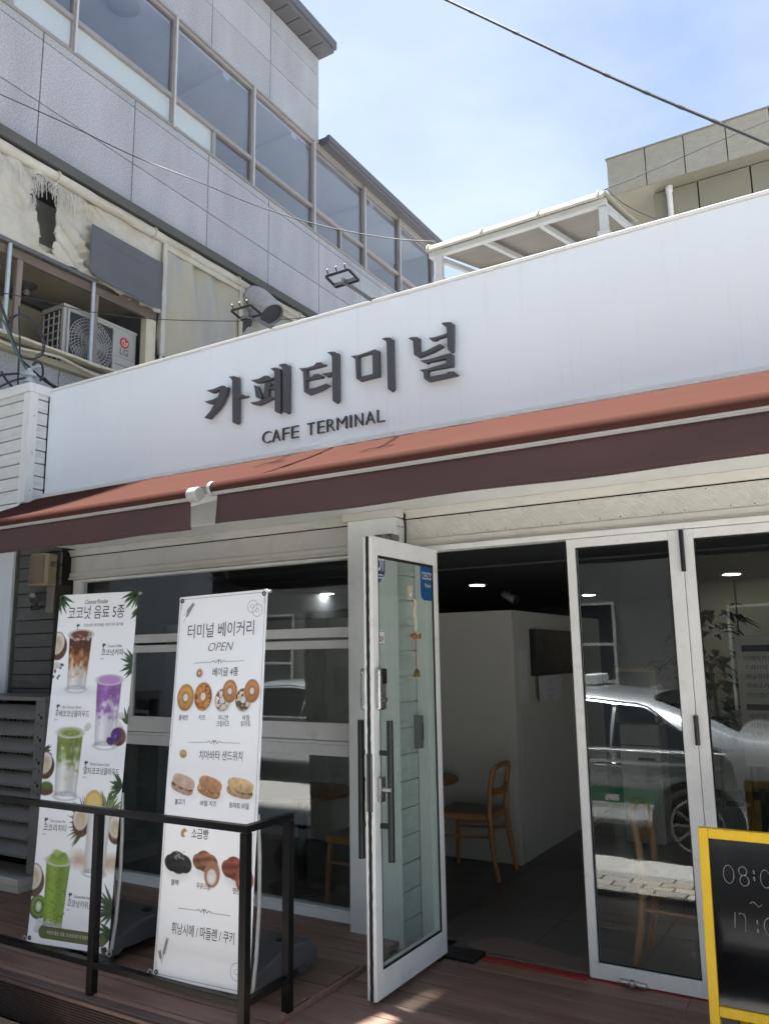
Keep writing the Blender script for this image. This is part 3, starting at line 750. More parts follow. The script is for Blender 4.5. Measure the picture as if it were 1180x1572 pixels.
fl_=MB().box(-6.4,1.8,.03,9.2,-.12,-.012).build('floor',M['joist'],cb)
for i in range(7):
    for j in range(6):
        x=-3.6+.602*i; y=.20+.602*j
        if x+.6>-2.5 and False: continue
        MB().box(x,x+.598,y,y+.598,-.012,-.001+random.uniform(-.0006,.0006)).build('floor_tile',M['floor'],fl_,bevel=.0015,seg=1)
MB().box(-6.35,-3.604,.2,4,-.012,-.002).box(.62,1.6,.2,4,-.012,-.002).build('floor_sheet',M['floor'],fl_)
MB().box(-2.19,1.6,.052,.198,-.012,.001).build('sill_tile',M['floor'],cb)
# lintel: crown moulding, plank, trims
def lintel(x0,x1,mplank,y=.05):
    pts=[]
    prof=[(0,2.484),(-.034,2.484),(-.034,2.476),(-.026,2.468),(-.018,2.455),(-.014,2.438),(-.006,2.434),(0,2.434)]
    MB().prism([(x0,y+a,b) for a,b in prof],(x1-x0,0,0)).build('crown_moulding',M['trim_cream'],cb)
    MB().box(x0,x1,y,y+.03,2.30,2.428).build('lintel_plank',M[mplank],cb,bevel=.004)
    MB().box(x0,x1,y-.012,y+.03,2.262,2.299).box(x0,x1,y-.022,y+.03,2.245,2.2615).build('lintel_trim',M['trim_cream'],cb,bevel=.003)
    MB().box(x0,x1,y+.031,y+.2,2.24,2.484).build('lintel_back',M['joist'],cb)
lintel(-5.60,-2.765,'grain_plank')
lintel(-2.405,1.6,'ribbed_plank')
sn=MB()
for i in range(34):
    x=-2.3+i*.11; sn.lathe((x,.0495,2.315+(.1 if i%3==0 else 0)),[(0,-.0015),(.0035,-.001),(.0035,.0005)],6,(0,1,0))
o=sn.build('nail_head',M['ledge'],cb); o['kind']='stuff'
# pillar between the window and the door: painted front, planked side
MB().box(-2.762,-2.43,-.07,.16,-.02,2.433).build('pillar',M['pillar_white'],cb,bevel=.004)
MB().box(-2.80,-2.40,-.075,.012,2.4335,2.485).build('pillar_cap',M['trim_cream'],cb,bevel=.004)
pz=-.02; 
while pz<2.42:
    z1=min(pz+.148,2.43)
    MB().box(-2.429,-2.410+random.uniform(-.001,.001),-.066,.16,pz+.002,z1-.002).build('plank',M['white_plank'],cb,bevel=.003,seg=1)
    pz+=.15
MB().lathe((-2.763,.0,.235),[(0,.014),(.016,.012),(.024,.004),(.024,0)],14,(-1,0,0)).build('pillar_knob',M['pillar_white'],cb,smooth=True)
MB().box(-2.429,-2.406,-.0695,-.067,-.02,2.43).build('corner_trim',M['pillar_white'],cb)
MB().box(-2.409,-2.285,.162,.22,-.01,2.24).build('door_jamb',M['frame_white'],cb,bevel=.004)
MB().box(-2.405,-2.33,.142,.161,.0,2.24).build('door_jamb',M['frame_white'],cb,bevel=.004)
MB().box(-2.405,1.6,.0,.09,2.212,2.2445).build('door_head',M['frame_white'],cb,bevel=.004)
# left window
wx0,wx1=-5.545,-2.765; wy0,wy1=.075,.15
win=MB()
win.box(wx0,wx0+.085,wy0,wy1,.0,2.243); win.box(wx0+.085,wx1,wy0,wy1,2.222,2.243)
win.box(wx0+.085,wx1,wy0,wy1,1.722,1.785); win.box(wx0+.085,wx1,wy0-.015,wy1,.985,1.055)
win.box(-4.90,-4.86,wy0,wy1,1.055,1.722)
win.box(wx0+.085,wx1,wy0-.012,wy1,1.056,1.074)
window=win.build('window',M['frame_white'],cb,bevel=.004)
MB().box(wx0+.085,wx1,.110,.116,1.785,2.222).build('pane',M['pane'],window)
def sash(a,b,y):
    s=MB(); s.box(a,a+.045,y,y+.03,1.076,1.705); s.box(b-.045,b,y,y+.03,1.076,1.705); s.box(a+.045,b-.045,y,y+.03,1.65,1.705); s.box(a+.045,b-.045,y,y+.03,1.076,1.185)
    s.build('sash',M['frame_white'],window,bevel=.004)
    MB().box(a+.045,b-.045,y+.012,y+.018,1.185,1.65).build('pane',M['pane'],window)
sash(-4.858,-3.80,.082); sash(-3.815,-2.767,.114) if False else None
sash(-3.78,-2.767,.082); sash(-5.455,-4.903,.082)
MB().box(wx0+.085,wx1,.110,.116,.085,.985).build('pane',M['pane'],window)
sl=MB().grid(lambda u,v:(wx0+(wx1-wx0)*u, .045+.05*v if v<.5 else .07+.06*(v-.5), (.02+.055*min(1,v*2))+.006*mnoise.noise(Vector((u*40,v*3,1)))),120,6)
sl.build('window_sill',M['frame_white'],cb,smooth=False,recalc=False)
MB().box(wx0,wx1,.09,.16,-.02,.082).build('sill_block',M['frame_white'],cb,bevel=.006)
# the open door leaf, square to the facade
dx0,dx1=-2.184,-2.132; dy0,dy1=-.800,-.072; dz0,dz1=.022,2.205
d=MB()
d.box(dx0,dx1,dy0,dy0+.062,dz0,dz1); d.box(dx0,dx1,dy1-.055,dy1,dz0,dz1); d.box(dx0,dx1,dy0+.062,dy1-.055,dz1-.095,dz1); d.box(dx0,dx1,dy0+.062,dy1-.055,dz0,dz0+.12)
door=d.build('door',M['frame_white'],cb,bevel=.004)
MB().box(-2.148,-2.142,dy0+.062,dy1-.055,dz0+.12,dz1-.095).build('pane',M['door_pane'],door)
gk=MB()
for xa,xb in ((-2.1415,-2.134),):
    gk.box(xa,xb,dy0+.0625,dy0+.070,dz0+.121,dz1-.096); gk.box(xa,xb,dy1-.064,dy1-.0555,dz0+.121,dz1-.096); gk.box(xa,xb,dy0+.070,dy1-.064,dz1-.110,dz1-.0955); gk.box(xa,xb,dy0+.070,dy1-.064,dz0+.121,dz0+.130)
gk.build('gasket',M['black_strip'],door)
ws=MB().grid(lambda u,v:(-2.158+(u-.5)*(.019+.005*mnoise.noise(Vector((v*60,u*2,0)))), dy0-.0016-.006*math.sin(math.pi*u), dz0+.004+(dz1-dz0-.008)*v),4,150)
ws.build('weather_strip',M['black_strip'],door,recalc=False)
MB().box(-2.175,-2.141,dy0-.004,dy0-.0005,.86,1.13).build('lock_plate',M['grey_metal'],door,bevel=.001)
for s,x in ((1,dx1),(-1,dx0)):
    MB().tube([(x+s*.058,dy0+.056,.63),(x+s*.058,dy0+.056,1.285)],.0165,14).build('handle',M['black_metal'],door,smooth=True)
    for z in (.79,1.13):
        MB().box(x+s*.0005,x+s*.056,dy0+.047,dy0+.065,z-.012,z+.012).build('handle_bracket',M['black_metal'],door,bevel=.002)
MB().box(dx1+.001,dx1+.03,dy0+.012,dy0+.082,1.335,1.540).build('digital_lock',M['steel'],door,bevel=.012,seg=3)
MB().box(dx1+.0305,dx1+.033,dy0+.036,dy0+.079,1.462,1.535).build('lock_panel',M['black_metal'],door,bevel=.004)
lk=MB()
for z in (1.43,1.405,1.38): lk.lathe((dx1+.030,dy0+.027,z),[(.006,0),(.006,.003),(0,.003)],10,(1,0,0))
lk.lathe((dx1+.030,dy0+.062,1.385),[(.012,0),(.012,.008),(0,.008)],12,(1,0,0))
lk.build('lock_button',M['grey_metal'],door)
MB().box(dx0-.035,dx0-.001,dy0+.012,dy0+.082,1.335,1.540).build('digital_lock',M['steel'],door,bevel=.012,seg=3)
MB().box(dx1+.001,dx1+.022,dy0+.02,dy0+.075,.90,1.02).build('cylinder_lock',M['steel'],door,bevel=.008)
MB().tube([(dx1+.02,dy0+.05,.96),(dx1+.07,dy0+.05,.96)],.013,12).build('lock_knob',M['steel'],door,smooth=True)
MB().box(dx0-.02,dx0-.001,dy0+.02,dy0+.075,.90,1.02).build('cylinder_lock',M['steel'],door,bevel=.008)
MB().box(dx0+.004,dx1-.004,dy0+.11,dy0+.22,dz1+.001,dz1+.020).box(dx0-.004,dx1+.004,dy0+.20,dy0+.28,dz1+.001,dz1+.034).build('door_closer_block',M['grey_metal'],door,bevel=.003)
MB().box(dx0+.01,dx1-.004,dy1-.09,dy1-.005,dz0-.02,dz0-.001).build('pivot_shoe',M['black_metal'],door)
# film stickers on the glass
sx=-2.1412
def gy(px_,py_): 
    p=at(px_,py_,0,sx); return p.y,p.z
def sticker(name,poly,m,off=0.0):
    return MB().prism([(sx+off,y,z) for y,z in poly],(.0008,0,0)).build(name,M[m],door,recalc=True)
ye=dy0+.0635
cy_,cz_=gy(576,869); ry_=gy(590.5,869)[0]-cy_
oc=[(max(cy_+ry_*1.06*math.cos(math.pi/8+k*math.pi/4),ye+.0004*k),cz_+ry_*.93*math.sin(math.pi/8+k*math.pi/4)) for k in range(8)]
MB().prism([(sx,ye,min(z for y,z in oc))]+[(sx,y,z) for y,z in sorted([q for q in oc if q[0]>ye+.01],key=lambda q:q[1])]+[(sx,ye,max(z for y,z in oc))],(.0008,0,0)).build('alarm_sticker',M['sticker_navy'],door)
t=MB().text('DT',.095,(sx+.0015,(gy(584.0,869)[0]),cz_-.018),(0,1,0),(0,0,1),width=.066,bold=.03)
for dz_ in (-.045,-.06,.05): t.box(sx+.001,sx+.0015,gy(580,869)[0],gy(587,869)[0],cz_+dz_,cz_+dz_+.006)
t.build('sticker_print',M['sticker_white'],door,recalc=False)['kind']='stuff'
y0_,z1_=gy(644.5,868); y1_,_=gy(663.5,868); z0_=gy(645,921)[1]
cs=[(y0_,z1_),(y1_,z1_+.012),(y1_,z0_),(y0_+.03,z0_),(y0_+.01,z0_+.015),(y0_,z0_+.045)]
sticker('member_sticker',cs,'sticker_blue')
ym=(y0_+y1_)/2
t=MB().text('CESCO',.06,(sx+.0015,ym,z1_-.075),(0,1,0),(0,0,1),width=(y1_-y0_)*.8); t.text('Members',.035,(sx+.0015,ym+.01,z1_-.12),(0,1,0),(0,0,1),shear=.3,width=(y1_-y0_)*.5)
t.build('sticker_print',M['print_white'],door,recalc=False)['kind']='stuff'
y1_,z1_=gy(590.5,968); z0_=gy(590,990.5)[1]
sticker('pay_sticker',[(ye,z1_),(y1_,z1_),(y1_,z0_),(ye,z0_)],'sticker_white')
t=MB().text('Pay',.056,(sx+.0015,gy(583.5,980)[0],(z0_+z1_)/2-.018),(0,1,0),(0,0,1),width=.060,bold=.01)
for a_,b_,c_,e_ in ((ye,y1_-.004,z1_-.006,z1_-.003),(ye,y1_-.004,z0_+.003,z0_+.006),(y1_-.007,y1_-.004,z0_+.006,z1_-.006)): t.box(sx+.001,sx+.0016,a_,b_,c_,e_)
t.build('sticker_print',M['print_text'],door,recalc=False)['kind']='stuff'
y0_,z0_=gy(579,1088); y1_,z1_=gy(586,1058); sticker('pale_sticker',[(ye,z1_),(y1_,z1_),(y1_,z0_),(ye,z0_)],'sticker_blue',-.009)
# threshold
MB().box(-1.955,-1.392,-.030,.03,-.004,.009).build('threshold',M['red_strip'],cb,bevel=.003)
MB().box(-1.95,-1.39,.031,.05,-.004,.014).build('threshold_edge',M['grey_metal'],cb,bevel=.002)
MB().box(-1.40,.6,-.006,.03,-.006,.004).build('threshold',M['red_strip'],cb,bevel=.002)
MB().box(-2.23,-1.965,-.10,.05,-.002,.018).build('floor_hinge_cover',M['black_metal'],cb,bevel=.004)
# folding door panels
def panel(a,b,sa,sb,fold=True):
    z0,z1=.008,2.209; f=MB()
    f.box(a,a+sa,0,.05,z0,z1); f.box(b-sb,b,0,.05,z0,z1); f.box(a+sa,b-sb,0,.05,z1-.047,z1); f.box(a+sa,b-sb,0,.05,z0,z0+.072)
    p=f.build('folding_panel',M['frame_white'],cb,bevel=.003)
    MB().box(a+sa,b-sb,.022,.028,z0+.072,z1-.047).build('pane',M['pane'],p)
    g=MB(); g.box(a+sa+.0005,a+sa+.006,.012,.021,z0+.073,z1-.048); g.box(b-sb-.006,b-sb-.0005,.012,.021,z0+.073,z1-.048); g.box(a+sa+.006,b-sb-.006,.012,.021,z0+.073,z0+.080); g.box(a+sa+.006,b-sb-.006,.012,.021,z1-.055,z1-.048)
    g.build('gasket',M['black_strip'],p)
    return p
p1=panel(-1.38,-.779,.046,.066); p2=panel(-.776,-.17,.052,.06); p3=panel(-.167,.45,.06,.06)
for z,h in ((2.10,.105),(1.22,.07),(.3,.07)):
    MB().tube([(-.7775,-.010,z-h),(-.7775,-.010,z+h)],.0115,12).build('hinge',M['black_metal'],p1,smooth=True)
pv=MB().tube([(-1.23,-.012,.022),(-1.10,-.012,.018)],.014,10); pv.lathe((-1.165,-.025,.024),[(0,-.02),(.014,-.015),(.02,0),(.014,.012)],12,(0,1,0))
pv.build('floor_bolt',M['steel'],p1,smooth=True)
# dark cable hanging at the lintel joint
MB().tube([(-2.402,.035,2.50),(-2.400,.030,2.46),(-2.404,.028,2.43),(-2.400,.03,2.38),(-2.402,.032,2.24)],.005,6).build('joint_cable',M['black_strip'],cb)
# wall left of the window: grey planks, white board, small panel
MB().box(-7.4,-5.55,-.028,.1,-.1,2.56).build('left_wall',M['joist'],cb)
z=1.165; ks=0
while z<2.5:
    MB().box(-6.082,-5.552,-.050+random.uniform(-.001,.001),-.03,z+.003,z+.105).build('wall_plank',M['grey_plank'],cb,bevel=.003,seg=1)
    z+=.109
MB().box(-6.10,-6.084,-.075,-.029,1.15,2.56).build('corner_strip',M['grey_plank'],cb)
MB().box(-7.4,-6.101,-.10,-.03,1.235,2.70).build('white_board',M['sign_white'],cb,bevel=.004)
MB().box(-6.02,-5.546,-.075,-.03,1.13,1.162).build('ledge_strip',M['grey_metal'],cb,bevel=.003)
MB().box(-5.66,-5.575,-.085,-.051,1.98,2.19).build('meter_cover',M['alu'],cb,bevel=.004)
MB().box(-5.573,-5.548,-.07,.06,1.0,2.20).build('window_edge',M['gasket'],cb)
MB().box(-6.08,-5.46,-.262,-.03,2.56,2.70).build('eave_box',M['white_metal'],cb)

# ------------------------------------------------------------------ fascia sign
fs=thing('fascia_sign','long white fascia sign with raised charcoal Korean lettering above the brown awnings','shop sign',(-2.6,-.28,3.3))
MB().box(-5.468,1.6,-.300,-.266,2.892,3.728).build('sign_panel',M['sign_white'],fs,bevel=.002)
MB().box(-5.474,1.6,-.312,-.262,3.729,3.748).build('top_trim',M['white_metal'],fs,bevel=.003)
MB().box(-5.58,-2.27,-.322,-.268,2.858,2.890).box(-2.268,1.6,-.322,-.268,2.857,2.889).build('bottom_trim',M['white_metal'],fs,bevel=.004)
MB().box(-5.58,1.6,-.312,-.27,2.845,2.8565).build('trim_lip',M['steel'],fs)
CR={1:(300,480,1180/160),2:(440,480,1180/180),3:(580,480,1180/140)}
G={'a':(1,[[(118,880),(210,858),(295,822),(330,820),(368,842),(345,930),(300,1030),(240,1110),(150,1203),(97,1188),(160,1120),(220,1020),(258,935),(280,868),(205,905),(175,905)],
      [(97,1005),(180,985),(262,952),(240,1000),(165,1032),(140,1028)],
      [(370,722),(435,712),(482,725),(482,1235),(462,1262),(415,1240),(413,765),(400,745)],
      [(470,935),(530,912),(588,938),(575,955),(470,972)]]),
 'b':(1,[[(620,762),(715,745),(780,708),(830,708),(875,735),(860,755),(720,795),(670,790)],
      [(658,815),(700,830),(745,930),(745,970),(735,980),(682,955),(672,890)],
      [(783,790),(830,778),(857,800),(828,850),(822,955),(765,968),(775,870)],
      [(612,1010),(700,1005),(845,945),(892,960),(720,1045),(690,1045),(640,1035)],
      [(815,850),(898,820),(898,862),(830,868)],
      [(842,630),(890,618),(940,625),(960,645),(958,1115),(940,1140),(895,1115),(890,665)],
      [(932,588),(985,572),(1030,572),(1052,592),(1052,1120),(1035,1143),(988,1118),(982,625)]]),
 'c':(2,[[(120,557),(200,550),(200,770),(290,752),(395,710),(430,730),(340,782),(220,826),(172,798),(162,598)],
      [(196,552),(270,530),(300,498),(345,493),(390,518),(375,532),(215,574),(196,574)],
      [(196,652),(250,640),(280,617),(315,615),(365,635),(350,652),(205,680),(196,676)],
      [(345,612),(460,592),(460,628),(400,645)],
      [(400,400),(440,387),(485,387),(515,405),(517,885),(495,912),(458,885),(452,445),(435,418)]]),
 'd':(2,[[(640,432),(724,421),(727,652),(735,688),(695,660),(688,470)],
      [(722,648),(862,613),(922,640),(735,688)],
      [(722,422),(895,360),(922,380),(858,404),(722,442)],
      [(858,400),(922,378),(924,641),(862,617)],
      [(948,258),(1000,243),(1040,243),(1062,262),(1072,765),(1050,793),(1012,765),(1000,290)]]),
 'e':(3,[[(380,325),(440,307),(500,305),(532,325),(528,508),(590,500),(800,400),(845,430),(700,510),(520,580),(460,540),(448,365)],
      [(645,322),(740,305),(888,262),(888,297),(770,335),(740,358),(690,358)],
      [(810,130),(870,115),(940,110),(970,140),(968,490),(940,515),(895,480),(882,190),(850,165)],
      [(538,618),(650,600),(930,520),(962,540),(962,692),(878,705),(878,592),(650,640),(625,660)],
      [(532,738),(640,722),(882,648),(962,690),(650,748),(640,760),(583,770)],
      [(583,762),(642,752),(642,830),(880,785),(910,760),(980,758),(1025,795),(1010,810),(645,890),(590,850)]])}
for key,(cr,polys) in G.items():
    ox,oy,sc=CR[cr]; b=MB()
    for i,pl in enumerate(polys):
        yf=-.345-.0007*i
        pts=[at(ox+x/sc,oy+y/sc,1,yf) for x,y in pl]
        b.prism(pts,(0,.030+.0004*i,0))
    b.build('letter',M['letter'],fs,bevel=.0035,seg=2)
    # stand-off pins behind the letter
ES=1180/210.0
latin=[('C',70,142),('A',155,222),('F',243,300),('E',320,382),('T',455,520),('E',545,605),('R',625,692),('M',712,797),('I',825,837),('N',868,935),('A',960,1038),('L',1060,1125)]
lh=None
for ch,a,b_ in latin:
    base=lambda X: 338-(X-105)*(338-155)/(1090-105)
    pa=at(390+a/ES,620+base(a)/ES,1,-.315); pb=at(390+b_/ES,620+base(b_)/ES,1,-.315)
    if lh is None:
        pt_=at(390+1068/ES,620+50/ES,1,-.315); pq=at(390+1068/ES,620+base(1068)/ES,1,-.315); lh=pt_.z-pq.z
    vs,f=text_geo(ch,0.0,'LEFT',-.021); xs=[p[0] for p in vs]; zs=[p[1] for p in vs]
    w=(pb.x-pa.x); hh=lh/ (max(zs)-min(zs)) if ch!='C' else lh/(max(zs)-min(zs))
    zb=3.062
    k=MB(); P=[(pa.x+(p[0]-min(xs))/(max(xs)-min(xs))*w, -.318, pa.z+(p[1]-min(zs))*hh) for p in vs]
    me=bpy.data.meshes.new('letter'); me.from_pydata(P,[],f)
    bm=bmesh.new(); bm.from_mesh(me); bmesh.ops.remove_doubles(bm,verts=bm.verts,dist=1e-5)
    r_=bmesh.ops.extrude_face_region(bm,geom=list(bm.faces)); bmesh.ops.translate(bm,vec=(0,.016,0),verts=[v for v in r_['geom'] if isinstance(v,bmesh.types.BMVert)])
    bmesh.ops.recalc_face_normals(bm,faces=bm.faces)
    bmesh.ops.translate(bm,vec=-BASE[fs.name],verts=bm.verts); bm.to_mesh(me); bm.free()
    me.materials.append(M['letter']); link_mesh('letter',me,fs)

# ------------------------------------------------------------------ awnings
def awning(x0,x1,label,dz=0.0,taper=0.0):
    t=thing('awning',label,'awning',((x0+x1)/2,-.33,2.83),'awnings over the cafe front')
    yr,zr,yb,zb=-.36,2.822,-1.40,2.432+dz
    def f(u,v):
        x=x0+(x1+taper*max(0,1-v/.85)-x0)*u
        if v<.85:
            q=v/.85; y=yr+(yb-yr)*q; z=zr+.02*(1-q)+(zb-zr)*q-.035*math.sin(math.pi*q)*(.6+.4*math.sin(x*2.1))+.006*mnoise.noise(Vector((x*2,q*4,3)))
            return (x,y,z)
        q=(v-.85)/.15; a=q*math.pi*.62+.35
        return (x,yb-.038*math.sin(a)+.008, zb-.034+.036*math.cos(a)+.003)
    fab=MB().grid(f,60,40).build('fabric',M['awning'],t,smooth=True,recalc=False)
    md=fab.modifiers.new('thickness','SOLIDIFY'); md.thickness=.002
    MB().box(x0-.004,x1+.004,yb-.020,yb+.016,zb-.064,zb-.040).box(x0-.003,x1+.003,yb-.026,yb-.0205,zb-.058,zb-.046).build('front_bar',M['bar_grey'],t,bevel=.003)
    def vfn(u,v):
        x=x0+.02+(x1-x0-.04)*u
        return (x, yb-.006-.014*math.sin(u*(x1-x0)*5.5+.7)*v+.02*v*mnoise.noise(Vector((x*3,v,1))), zb-.062-.142*v+.004*mnoise.noise(Vector((x*2,0,4)))*v)
    val=MB().grid(vfn,90,8).build('valance',M['valance'],t,smooth=True,recalc=False)
    md=val.modifiers.new('thickness','SOLIDIFY'); md.thickness=.002
    MB().tube([vfn(i/40,1.0) for i in range(41)],.004,5).build('valance_hem',M['valance'],t,smooth=True)
    MB().tube([(x0,yr+.02,zr-.01),(x1,yr+.02,zr-.01)],.034,14).build('roller',M['valance'],t,smooth=True)
    for x in (x0+.25,x1-.25):
        xm=x+(.35 if x<(x0+x1)/2 else -.35)
        MB().bar((x,yr,zr-.12),(xm,-.88,2.49),.035,.05).bar((xm,-.88,2.49),(x,yb+.03,zb-.055),.03,.045).build('folding_arm',M['white_metal'],t,bevel=.004)
    return t,yb,zb
aw1,yb,zb=awning(-5.50,-2.775,'left brown retractable awning ending in a grey cap at the gap',-.008,.118)
aw2,yb2,zb2=awning(-2.640,1.35,'long brown awning over the door to the right of the gap',.004)
cp=MB(); cx=-2.772
ring=[(yb-.003+.037*math.cos(q),zb-.034+.037*math.sin(q)) for q in [math.pi*(.02+k/10) for k in range(20)]]
ring=[(y,z) for y,z in ring if not (z<zb-.045 and y>yb+.0)]
cp.prism([(cx-.03,y,z) for y,z in ring],(.062,0,0)); cp.build('end_cap',M['bar_grey'],aw1,bevel=.006)
cp=MB(); cp.lathe((-2.668,yb2-.004,zb2-.030),[(0,0),(.034,.002),(.037,.012),(.034,.024)],20,(1,0,0)); cp.build('end_cap',M['bar_grey'],aw2,smooth=True)

# ------------------------------------------------------------------ white planked pier beside the sign
pr=thing('plank_pier','white planked box pier at the left end of the fascia sign','clad pier',(-5.9,-.1,2.80))
MB().box(-6.9,-5.495,-.445,.30,2.78,3.70).build('core',M['joist'],pr)
z=2.705
while z<3.66:
    z1=min(z+.099,3.69)
    MB().box(-6.9,-5.548,-.466+random.uniform(-.001,.001),-.446,z+.004,z1).build('plank',M['white_plank'],pr,bevel=.003,seg=1)
    MB().box(-5.494,-5.474+random.uniform(-.001,.001),-.40,-.305,z+.004+.01,z1+.01).build('plank',M['white_plank'],pr,bevel=.003,seg=1) if z>2.8 else None
    z+=.1035
MB().box(-5.547,-5.500,-.476,-.446,2.80,3.69).box(-5.4995,-5.464,-.476,-.402,2.80,3.69).build('corner_trim',M['white_metal'],pr,bevel=.003)
MB().box(-6.9,-5.462,-.49,-.441,3.691,3.765).box(-5.510,-5.462,-.4405,-.15,3.691,3.765).build('cap_trim',M['white_metal'],pr,bevel=.004)
MB().box(-6.85,-5.52,-.42,.28,3.70,3.745).build('top',M['joist'],pr)
sc_=MB()
for z in (2.9,3.2,3.5): sc_.lathe((-5.4635,-.43,z),[(.005,0),(.004,.002),(0,.002)],8,(1,0,0))
sc_.build('screw',M['grey_metal'],pr)['kind']='stuff'

# ================================================================== THINGS ON AND ABOVE THE ROOF
rc=thing('roof_canopy','cream fabric lean-to canopy on white posts standing on the cafe roof','canopy',(-2.1,1.8,3.56))
cx0,cx1=-2.93,-1.40
def can(u,v):
    x=cx0+(cx1-cx0)*u
    if v<.45:
        a=(1-v/.45)*math.pi*.62-.25; return (x,1.47+.085*(1-math.cos(0))-.09*math.sin(a)+.05,5.02+.02*u+.08*math.cos(a)-.02)
    q=(v-.45)/.55; return (x,1.52+1.05*q,5.02+.02*u+.06+.27*q-.015*math.sin(q*3))
fb=MB().grid(can,40,30).build('fabric',M['canopy_cream'],rc,smooth=True,recalc=False)
md=fb.modifiers.new('thickness','SOLIDIFY'); md.thickness=.006
for x in (cx0+.01,-2.42,-1.93,cx1-.05): MB().tube([can((x-cx0)/(cx1-cx0),v/20) + Vector((0,-.002,.004)) if False else Vector(can((x-cx0)/(cx1-cx0),v/20))+Vector((0,-.003,.004)) for v in range(0,14)],.012,6).build('seam',M['canopy_cream'],rc,smooth=True)
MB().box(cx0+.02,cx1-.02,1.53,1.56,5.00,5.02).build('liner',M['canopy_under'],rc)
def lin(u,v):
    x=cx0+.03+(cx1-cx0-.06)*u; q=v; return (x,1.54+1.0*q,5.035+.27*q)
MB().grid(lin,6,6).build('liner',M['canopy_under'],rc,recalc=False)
MB().bar((cx0,1.50,4.985),(cx1,1.50,5.005),.05,.05).build('beam',M['canopy_white'],rc,bevel=.004)
MB().bar((cx0,2.55,5.265),(cx1,2.55,5.285),.05,.05).build('beam',M['canopy_white'],rc,bevel=.004)
for x in (cx0+.02,-2.42,-1.93,cx1-.02):
    MB().bar((x,1.52,4.985),(x,2.53,5.245),.04,.045).build('rafter',M['canopy_white'],rc,bevel=.004)
for x in (cx0+.09,cx1-.03):
    MB().box(x-.03,x+.03,1.47,1.53,3.56,4.96).build('post',M['canopy_white'],rc,bevel=.004)
    MB().box(x-.045,x+.045,1.455,1.545,4.72,4.76).build('post_collar',M['canopy_white'],rc,bevel=.004)
for x in (cx0+.09,cx1-.03):
    MB().box(x-.03,x+.03,2.52,2.58,3.56,5.235).build('post',M['canopy_white'],rc,bevel=.004)

bb=thing('beige_building','beige rendered building with a deep overhanging parapet beyond the cafe roof','building',(1.0,8.5,GZ))
for a,b in zip([-2.47,-1.955,-1.46,-.945,-.43,.09,.6,1.1,1.6,2.6],[-1.955,-1.46,-.945,-.43,.09,.6,1.1,1.6,2.6,4.0]):
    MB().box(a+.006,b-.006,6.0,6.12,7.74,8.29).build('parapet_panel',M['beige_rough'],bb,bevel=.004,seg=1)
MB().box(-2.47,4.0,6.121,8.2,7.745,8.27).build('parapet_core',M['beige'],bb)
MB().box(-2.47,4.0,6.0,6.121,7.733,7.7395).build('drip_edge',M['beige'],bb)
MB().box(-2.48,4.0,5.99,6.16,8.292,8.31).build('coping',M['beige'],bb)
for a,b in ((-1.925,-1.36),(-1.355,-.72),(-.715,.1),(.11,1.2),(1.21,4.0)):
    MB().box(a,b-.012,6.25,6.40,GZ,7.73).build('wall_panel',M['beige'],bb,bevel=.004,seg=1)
MB().box(-1.92,4.0,6.405,8.2,GZ,7.73).build('wall_core',M['stone_dark'],bb)
vp=thing('vent_pipe','white vertical pipe rising behind the fascia in front of the beige wall','pipe',(-1.62,6.9,3.56))
c=at(1027,300,1,6.19)
vp.location=(c.x,6.19,3.56); BASE[vp.name]=Vector((c.x,6.19,3.56))
MB().cyl((c.x,6.19,3.56),(c.x,6.19,7.70),.038,12).build('pipe',M['white_metal'],vp,smooth=True)
MB().cyl((c.x,6.19,7.66),(c.x,6.19,7.738),.048,12).build('collar',M['white_metal'],vp,smooth=True)

# floodlights on arms along the top of the sign
def floodlight(x,label,L_):
    t=thing('floodlight',label,'floodlight',(x,-.29,3.75),'floodlights on the sign')
    a=Vector((x,-.285,3.752)); h=Vector((x-.004,-.285-L_,3.752+.0))
    MB().bar(a,h,.017,.021).build('arm',M['grey_metal'],t,bevel=.003)
    MB().box(x-.03,x+.03,-.31,-.25,3.749,3.764).build('foot',M['grey_metal'],t,bevel=.003)
    f=MB(); y=h.y; z=h.z+.0
    # open rectangular lamp frame tilted towards the sign
    tl=rad(12); ca,sa=math.cos(tl),math.sin(tl)
    def P(u,v,w=0): return Vector((h.x+u, y-.03+v*ca-w*sa, z+.012-v*sa+w*ca))
    W_,D_=.080,.055
    for p,q in (((-W_,-D_),(W_,-D_)),((W_,-D_),(W_,D_)),((W_,D_),(-W_,D_)),((-W_,D_),(-W_,-D_))):
        f.bar(P(*p),P(*q),.011,.014)
    f.build('lamp_frame',M['black_metal'],t,bevel=.002)
    f=MB(); f.box(0,0,0,0,0,0) if False else None
    f.bar(P(-W_,.03),P(W_,.03),.010,.02); f.build('lamp_bar',M['grey_metal'],t,bevel=.002)
    for s in (-.06,.0,.06):
        MB().tube([P(s,-D_,.01),P(s,-D_-.008,.018),P(s+.008,-D_-.02,.024)],.004,6).build('clip',M['black_metal'],t,smooth=True)
    MB().bar(h,P(0,.0,-.01),.02,.03).build('bracket',M['grey_metal'],t)
    return t
floodlight(-3.195,'floodlight arm in front of the exhaust duct on the sign top',.24)
floodlight(-2.42,'floodlight arm on the sign top against the grey stone wall',.30)

